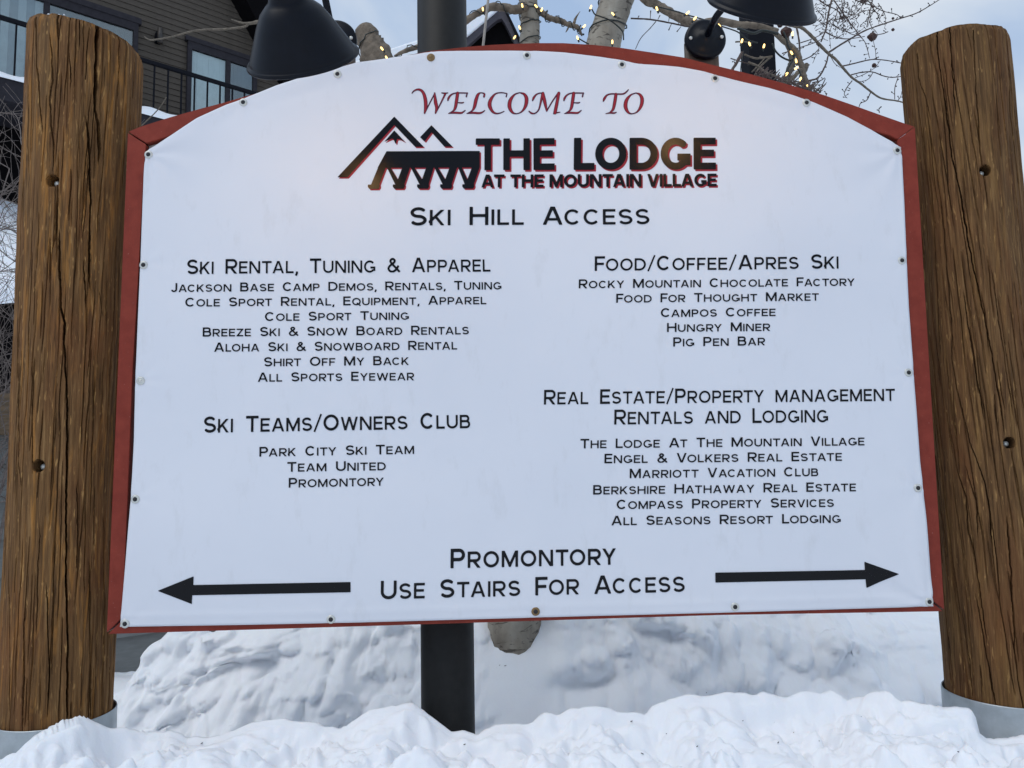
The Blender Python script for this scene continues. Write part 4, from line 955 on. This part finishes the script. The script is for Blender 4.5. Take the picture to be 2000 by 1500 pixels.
for x, y, dx, dy in ((1245, 37, 3, -6), (1270, 37, 1, -16), (1285, 38, 4, -8), (1306, 42, 2, -14), (1312, 45, -6, 14), (1325, 47, 2, -12), (1336, 50, 8, -6), (1330, 52, -8, 10)):
    limb(mb, [(x, y), (x+dx*.6, y+dy*.6), (x+dx, y+dy)], [.0015, .002, .003], 3.5, 5, 2, 0)
mb.build('twig', M_TWIG, asp)
branch([(1240, -25), (1262, 0), (1280, 8), (1300, 20), (1325, 34), (1345, 42), (1370, 46), (1400, 40), (1440, 48), (1475, 50), (1520, 60)], [.02, .021, .02, .02, .022, .02, .018, .017, .016, .014, .01], 3.4, M_ASPEN2, asp, seed=8)

crab = thing('crabapple_tree', 'bare crabapple tree with fairy lights and dried fruit beside the right log post', 'tree', (pt(1520, 800, 3.2)[0], 3.2, 0))
def Z(p): return (1480+p[0]/5.263, p[1]/5.263)
YB = 3.2
BR_ = [
 ([(150, 310), (260, 420), (370, 500), (430, 620), (460, 720), (480, 800), (500, 860), (500, 960)], .011, .013, M_TWIGG), ([(290, 320), (300, 420), (345, 560), (350, 660), (300, 790), (270, 900)], .012, .017, M_TWIGG),
 ([(360, 480), (400, 520), (440, 600)], .008, .009, M_TWIGG), ([(505, 660), (480, 730), (440, 790)], .012, .009, M_TWIGG),
 ([(300, 870), (400, 760), (450, 720)], .008, .010, M_TWIGG), ([(-60, 100), (150, 180), (300, 250), (440, 280), (520, 340), (620, 440), (720, 545), (800, 610), (870, 690), (960, 790), (1060, 860), (1160, 940), (1270, 1010), (1420, 1035), (1500, 1055), (1620, 1100)], .0085, .0025, M_TWIGG),
 ([(720, 545), (850, 460), (950, 400), (1090, 320), (1250, 260), (1450, 195), (1620, 140), (1750, 70), (1860, 0), (1950, -60)], .0045, .0015, M_TWIG), ([(1000, 0), (1060, 20), (1190, 65), (1290, 115), (1430, 150), (1470, 195)], .0025, .0015, M_TWIG),
 ([(780, -60), (745, 60), (720, 180), (700, 300), (650, 430)], .0045, .003, M_TWIG), ([(610, -20), (700, 50), (800, 95), (860, 150)], .003, .002, M_TWIG),
 ([(780, 0), (850, 100), (920, 200), (1000, 300), (1050, 370), (1100, 430), (1130, 520), (1150, 600)], .003, .0012, M_TWIG), ([(1180, 0), (1150, 130), (1120, 280)], .0025, .002, M_TWIG),
 ([(700, 330), (800, 380), (920, 400), (1100, 375)], .003, .0015, M_TWIG), ([(870, 680), (960, 660), (1100, 625), (1210, 610), (1350, 625), (1480, 650), (1560, 670)], .003, .002, M_TWIG), ([(960, 770), (1060, 745), (1180, 740), (1290, 780), (1380, 795), (1480, 785), (1560, 780)], .003, .002, M_TWIG),
 ([(725, 570), (700, 660), (650, 760), (600, 810), (520, 830)], .003, .004, M_TWIG), ([(970, 830), (910, 910), (890, 970), (920, 1010)], .0025, .001, M_TWIG), ([(1160, 950), (1120, 1030), (1060, 1060), (1040, 1100)], .0025, .0015, M_TWIG),
 ([(780, 200), (870, 190), (1000, 140), (1090, 40)], .0022, .0012, M_TWIG), ([(440, 440), (560, 400), (640, 360), (720, 300)], .0025, .0015, M_TWIG), ([(250, 550), (400, 500), (580, 440), (660, 400)], .0025, .0015, M_TWIG), ([(460, 620), (560, 570), (630, 500)], .003, .0015, M_TWIG),
 ([(400, 290), (425, 420), (435, 560)], .0045, .003, M_TWIG), ([(830, 60), (800, 180), (740, 330), (750, 500)], .002, .001, M_TWIG), ([(860, -20), (870, 90), (830, 230), (790, 330)], .002, .001, M_TWIG), ([(700, 120), (690, 200), (620, 260)], .0018, .001, M_TWIG),
 ([(1300, 110), (1260, 180), (1240, 250)], .0015, .001, M_TWIG), ([(1200, 100), (1160, 180), (1130, 280)], .0015, .001, M_TWIG), ([(1180, 340), (1190, 430), (1210, 520), (1215, 610)], .0012, .0012, M_TWIG), ([(1215, 360), (1290, 345), (1340, 325)], .0018, .002, M_TWIG), ([(740, 560), (790, 650), (850, 695)], .0018, .001, M_TWIG),
 ([(1180, 750), (1150, 800), (1100, 830), (1020, 840)], .0018, .0012, M_TWIG), ([(1000, 800), (1080, 770), (1200, 700), (1260, 620)], .0016, .0012, M_TWIG), ([(1408, 1020), (1410, 900), (1440, 800)], .0016, .0018, M_TWIG), ([(1440, 1035), (1470, 990), (1480, 940)], .0018, .001, M_TWIG),
 ([(600, 450), (630, 500), (590, 590), (565, 650)], .0015, .001, M_TWIG), ([(-100, 640), (0, 680), (80, 740), (200, 790), (330, 850), (450, 900)], .005, .004, M_TWIGG), ([(20, 580), (60, 610), (-60, 740)], .004, .003, M_TWIGG), ([(130, 590), (20, 690), (-40, 790)], .004, .003, M_TWIGG), ([(-140, 560), (-60, 590), (0, 600), (150, 580)], .004, .004, M_TWIGG),
 ([(-230, 430), (-130, 430), (-60, 445)], .004, .003, M_TWIGG), ([(-160, 540), (-220, 650), (-290, 760)], .007, .006, M_TWIG), ([(-280, 600), (-150, 640), (-60, 660)], .0025, .002, M_TWIG), ([(560, 850), (640, 830), (690, 800)], .0025, .0018, M_TWIG), ([(620, 930), (660, 880), (695, 810)], .0022, .002, M_TWIG), ([(520, 920), (600, 880), (620, 830)], .003, .002, M_TWIGG), ([(1250, 1160), (1245, 1120), (1260, 1100)], .002, .001, M_TWIG), ([(700, 985), (712, 960)], .002, .002, M_TWIG),
 ([(200, 800), (300, 850), (420, 840), (540, 880), (640, 940)], .004, .003, M_TWIGG), ([(230, 820), (210, 760)], .002, .002, M_TWIG), ([(380, 900), (480, 850), (560, 900), (600, 940)], .003, .002, M_TWIGG), ([(1060, 370), (960, 350), (900, 310), (885, 300)], .002, .0015, M_TWIG), ([(930, 420), (965, 480)], .0018, .001, M_TWIG)]
rnd = random.Random(4); buds = MB(); mbp = {}
for i, (pp, r0, r1, mt) in enumerate(BR_):
    pp = [Z(p) for p in pp]; n = len(pp); rad = [r0+(r1-r0)*k/(n-1) for k in range(n)]
    Yk = YB+.12*math.sin(i*2.4)
    mb = MB(); Q = limb(mb, pp, rad, Yk, 8 if r0 > .006 else 6, 5, .10, i); mb.build('branch', mt, crab)
    if mt is M_TWIG:
        for k in range(2, len(Q)-1, 2):
            if rnd.random() < .72:
                p = Q[k, :3]; d = np.array([rnd.uniform(-1, 1), rnd.uniform(-.5, .5), rnd.uniform(-.5, 1)]); d /= np.linalg.norm(d); l = rnd.uniform(.008, .024)
                buds.add(tube_geo([p, p+d*l*.6, p+d*l*.8, p+d*l], [.0012, .0012, .0032, .001], 5))
for i in range(26):
    x = rnd.uniform(600, 1250); y = rnd.uniform(-60, 330)*(1 if x < 1000 else .6); a = rnd.uniform(-3.1, 3.1); pp = [Z((x, y))]
    for k in range(rnd.randint(3, 6)): a += rnd.uniform(-.45, .45); pp.append((pp[-1][0]+9*math.cos(a), pp[-1][1]+9*math.sin(a)))
    mb = MB(); Q = limb(mb, pp, list(np.linspace(.0019, .0009, len(pp))), YB+rnd.uniform(-.1, .35), 5, 5, .1, i); mb.build('branch', M_TWIG, crab)
    for k in range(2, len(Q)-1, 3):
        p = Q[k, :3]; d = np.array([rnd.uniform(-1, 1), 0, rnd.uniform(-1, 1)]); d /= np.linalg.norm(d); l = rnd.uniform(.008, .02)
        buds.add(tube_geo([p, p+d*l*.6, p+d*l*.8, p+d*l], [.001, .001, .003, .001], 5))
buds.build('buds', M_BUD, crab)['kind'] = 'stuff'
# dense small twiggery near the frame corner
tw = MB()
for i in range(95):
    x = rnd.uniform(0, 660); y = 765+(x-100)*.34+rnd.uniform(-10, 70); p = Z((x, y)); a = rnd.uniform(-1.2, 1.2); l = rnd.uniform(8, 22); Yk = YB-.3+rnd.uniform(-.1, .2)
    limb(tw, [p, (p[0]+math.sin(a)*l*.6, p[1]-math.cos(a)*l*.4), (p[0]+math.sin(a+.5)*l, p[1]-math.cos(a)*l)], [.003, .0025, .0012], Yk, 5, 3, .1, i)
for i in range(70):
    x = rnd.uniform(560, 1180); y = rnd.uniform(-20, 420) if x < 900 else rnd.uniform(-20, 300); p = Z((x, y)); a = rnd.uniform(-3, 3); l = rnd.uniform(6, 16); Yk = YB+rnd.uniform(-.1, .3)
    limb(tw, [p, (p[0]+math.sin(a)*l*.6, p[1]-math.cos(a)*l*.5), (p[0]+math.sin(a+.4)*l, p[1]-math.cos(a)*l)], [.0012, .0011, .0026], Yk, 5, 3, .1, i)
tw.build('fine_twigs', M_TWIG, crab)['kind'] = 'stuff'
for (x, y, r_) in ((1175, 380, 45), (1390, 305, 17), (1090, 12, 30), (1195, 672, 24), (1390, 190, 14), (290, 335, 60), (1185, 70, 16), (870, 185, 18), (235, 250, 34)):
    c = pt(*Z((x, y)), YB); rr = r_/5.263*YB/F_PX; V, Fc = lathe_geo([(rr*math.cos(t)*-1, rr*math.sin(t)*(1+.12*math.sin(5*t))) for t in np.linspace(0, math.pi, 8)], c, (.2, 0, 1), 10)
    V = [c+(v-c)*(1+.18*rnd.uniform(-1, 1)) for v in V]; o = obj('dried_fruit', V, Fc, M_FRUIT, None, True); under(o, crab)
# black lamp post far behind, under the right lamp
cpo = pt(1480, 110, 3.9); mb = MB(); hexa_o = hexa('black_post', [(cpo[0]-.07, 3.83, .1), (cpo[0]+.07, 3.83, .1), (cpo[0]+.07, 3.97, .1), (cpo[0]-.07, 3.97, .1), (cpo[0]-.07, 3.83, 4.6), (cpo[0]+.07, 3.83, 4.6), (cpo[0]+.07, 3.97, 4.6), (cpo[0]-.07, 3.97, 4.6)], M_BLACKP, None, .006)
tag(hexa_o, 'square black post behind the crabapple branches under the right sign lamp', 'post')
# thin grey leaning pole
a = pt(938, 140, 2.9); b = pt(960, -60, 2.9); a = a+(a-b)*3.4
mb = MB(); mb.add(tube_geo([a, b], .0052, 12)); tag(mb.build('grey_rod', paint('grey_rod_metal', (.30, .27, .24), .5)), 'thin pale grey rod leaning just right of the steel pole', 'rod')

# ------------------------------------------------------------------ fairy lights
def string(label, paths, bulbs, Y, base):
    root = thing('string_lights', label, 'string lights', base, 'strings of fairy lights in the trees')
    mb = MB()
    for P, R, turns in paths:
        if turns:
            n = int(turns*22); t = np.linspace(0, 1, n); idx = t*(len(P)-1); C = np.stack([np.interp(idx, np.arange(len(P)), P[:, k]) for k in range(4)], 1)
            ph = t*turns*2*math.pi+1.0; T = np.gradient(C[:, :3], axis=0); T /= np.linalg.norm(T, axis=1)[:, None]; u = np.cross(T, (0, 1, 0)); u /= np.linalg.norm(u, axis=1)[:, None]; v = np.cross(T, u)
            rr = C[:, 3]+.005; W_ = C[:, :3]+u*(rr*np.cos(ph))[:, None]+v*(rr*np.sin(ph))[:, None]+.002*RNG.standard_normal((n, 3)); mb.add(tube_geo(W_, R, 6))
        else: mb.add(tube_geo(P, R, 6))
    mb.build('wire', M_WIRE, root)
    for (x, y) in bulbs:
        c = pt(x, y, Y); a = RNG.uniform(-1, 1); ax = np.array([math.sin(a), -.5, math.cos(a)]); ax /= np.linalg.norm(ax)
        m_ = MB(); m_.add(lathe_geo([(-.020, .0), (-.020, .0038), (-.008, .0042), (-.008, 0)], c, ax, 8)); s2 = m_.build('socket', M_WIRE, root)
        m_ = MB(); m_.add(lathe_geo([(-.008, .0030), (.000, .0042), (.007, .0034), (.010, 0)], c, ax, 10)); q = m_.build('bulb', M_FAIRY); under(q, root); q.parent = s2; q.location = (0, 0, 0)
def sub(Q, y0, y1):
    k = [i for i in range(len(Q)) if y0 <= px_(Q[i, :3])[1] <= y1]; return Q[k]
string('fairy lights coiled round the slender pale aspen trunk and its side branches', [(sub(LA, -60, 160), .0028, 4.2), (BL, .0022, 5), (BR, .0022, 5)], [(943, 18), (1020, 11), (1047, 12), (1058, 19), (1015, 54), (1005, 73), (1141, 51)], YT-.16, (pt(1030, 90, YT)[0], YT-.1, 0))
string('fairy lights coiled round the thickest pale aspen trunk above the arch', [(sub(LB, -80, 170), .0035, 2.6), (cr_spline([pt(x, y, YT-.12) for x, y in ((1156, 18), (1162, 28), (1172, 32), (1192, 40), (1215, 60), (1218, 78))], 6), .0032, 0), (cr_spline([pt(x, y, YT-.12) for x, y in ((1130, 75), (1142, 82), (1150, 86))], 6), .003, 0)], [(1154, 14), (1128, 74), (1197, 27), (1196, 82)], YT-.17, (pt(1185, 90, YT)[0], YT-.12, 0))
string('fairy lights on the rough cut aspen limb beside the left sign lamp', [(sub(LS, 60, 180), .003, 1.5)], [(746, 95), (755, 113), (523, 26)], 3.3, (pt(745, 100, 3.4)[0], 3.4, 0))
zz_ = lambda L_: cr_spline([pt(x, y, YB-.08) for x, y in L_], 6)
string('fairy lights tangled through the crabapple branches under the right sign lamp', [(zz_([(1280, 12), (1320, 22), (1345, 30), (1380, 40), (1405, 50), (1440, 62), (1460, 78), (1480, 84)]), .003, 0), (zz_([(1508, 85), (1515, 100), (1528, 112), (1545, 118), (1550, 108), (1540, 92), (1536, 75), (1530, 62)]), .004, 0), (zz_([(1548, 118), (1538, 135), (1541, 150), (1536, 160)]), .006, 0), (zz_([(1550, 128), (1562, 140), (1566, 160), (1577, 172)]), .003, 0), (zz_([(1452, 100), (1447, 130), (1447, 150)]), .002, 0), (zz_([(1440, 55), (1470, 65), (1490, 60), (1520, 66)]), .006, 0)],
 [(1283, 17), (1343, 25), (1357, 36), (1405, 50), (1449, 80), (1464, 86), (1492, 90), (1546, 103), (1555, 119), (1555, 133), (1536, 145), (1564, 155), (1576, 169), (1548, 66)], YB-.12, (pt(1500, 90, YB)[0], YB-.1, 0))

# ------------------------------------------------------------------ bare shrub at the left edge
shr = thing('bare_shrub', 'tangle of fine leafless twigs behind the left log post', 'shrub', (pt(0, 900, 4.0)[0], 4.0, 0))
rs = random.Random(12); st = MB(); fine = MB()
def grow(mb, p, d, r, n, depth):
    P = [p]
    for k in range(n):
        d = d+np.array([rs.gauss(0, .22), rs.gauss(0, .15), rs.gauss(0, .18)]); d /= np.linalg.norm(d); P.append(P[-1]+d*rs.uniform(.05, .09))
    R_ = np.linspace(r, r*.45, len(P)); mb.add(tube_geo(np.array(P), R_, 5))
    if depth > 0:
        for k in range(1, len(P)):
            for _ in range(2):
                if rs.random() < .6:
                    a = rs.uniform(-1.3, 1.3); dd = d+np.array([math.sin(a)*1.1, rs.uniform(-.4, .4), math.cos(a)*.3]); dd /= np.linalg.norm(dd); grow(fine, P[k], dd, r*.5, rs.randint(3, 6), depth-1)
for i in range(13):
    x = -170+i*13; base = pt(x, 900, 4.0+rs.uniform(-.15, .15)); base[2] = ground(base[0], base[1])-.05; d = np.array([rs.uniform(-.05, .22), 0, 1.0]); d /= np.linalg.norm(d)
    P = [base]
    for k in range(26): d = d+np.array([rs.gauss(0, .05), rs.gauss(0, .03), 0]); d /= np.linalg.norm(d); P.append(P[-1]+d*.10)
    m_ = MB(); m_.add(tube_geo(np.array(P), np.linspace(.009, .0025, len(P)), 6, .05, i)); m_.build('stem', M_SHRUB, shr)
    for k in range(9, 27):
        if rs.random() < .75:
            a = rs.uniform(-1.3, 1.3); dd = np.array([math.sin(a)+.25, rs.uniform(-.3, .3), abs(math.cos(a))*.8]); dd /= np.linalg.norm(dd); grow(fine, P[k], dd, .0028, rs.randint(4, 7), 1)
fine.build('fine_twigs', M_SHRUB, shr)['kind'] = 'stuff'

# ------------------------------------------------------------------ litter on the snow
lt = MB()
for (x, y, Y) in [(976, 1299, 3.4), (987, 1300, 3.4), (1380, 1353, 3.2), (1260, 1385, 3.0), (1600, 1447, 2.0), (1520, 1450, 2.0), (1475, 1455, 2.0), (1682, 1400, 2.1), (1512, 1410, 2.1), (1828, 1368, 2.9), (1832, 1382, 2.9), (1545, 1330, 3.3), (300, 1395, 2.9), (725, 1355, 3.0)]+[(RNG.uniform(250, 1900), RNG.uniform(1400, 1495), 2.0) for _ in range(16)]:
    d = ray(x, y); t = 1.0
    while t < 5 and (CAM+d*t)[2] > ground((CAM+d*t)[0], (CAM+d*t)[1]): t += .004
    p = CAM+d*t; a = RNG.uniform(0, 3.1); l = RNG.uniform(.0015, .005); dd = np.array([math.cos(a), math.sin(a)*.5, .25])*l
    lt.add(tube_geo([p-dd, p, p+dd], [.0009, .0013, .0007], 5))
tag(lt.build('bark_litter', M_BUD), 'tiny dark specks of bark scattered on the snow', 'litter')['kind'] = 'stuff'

sc.render.film_transparent = False
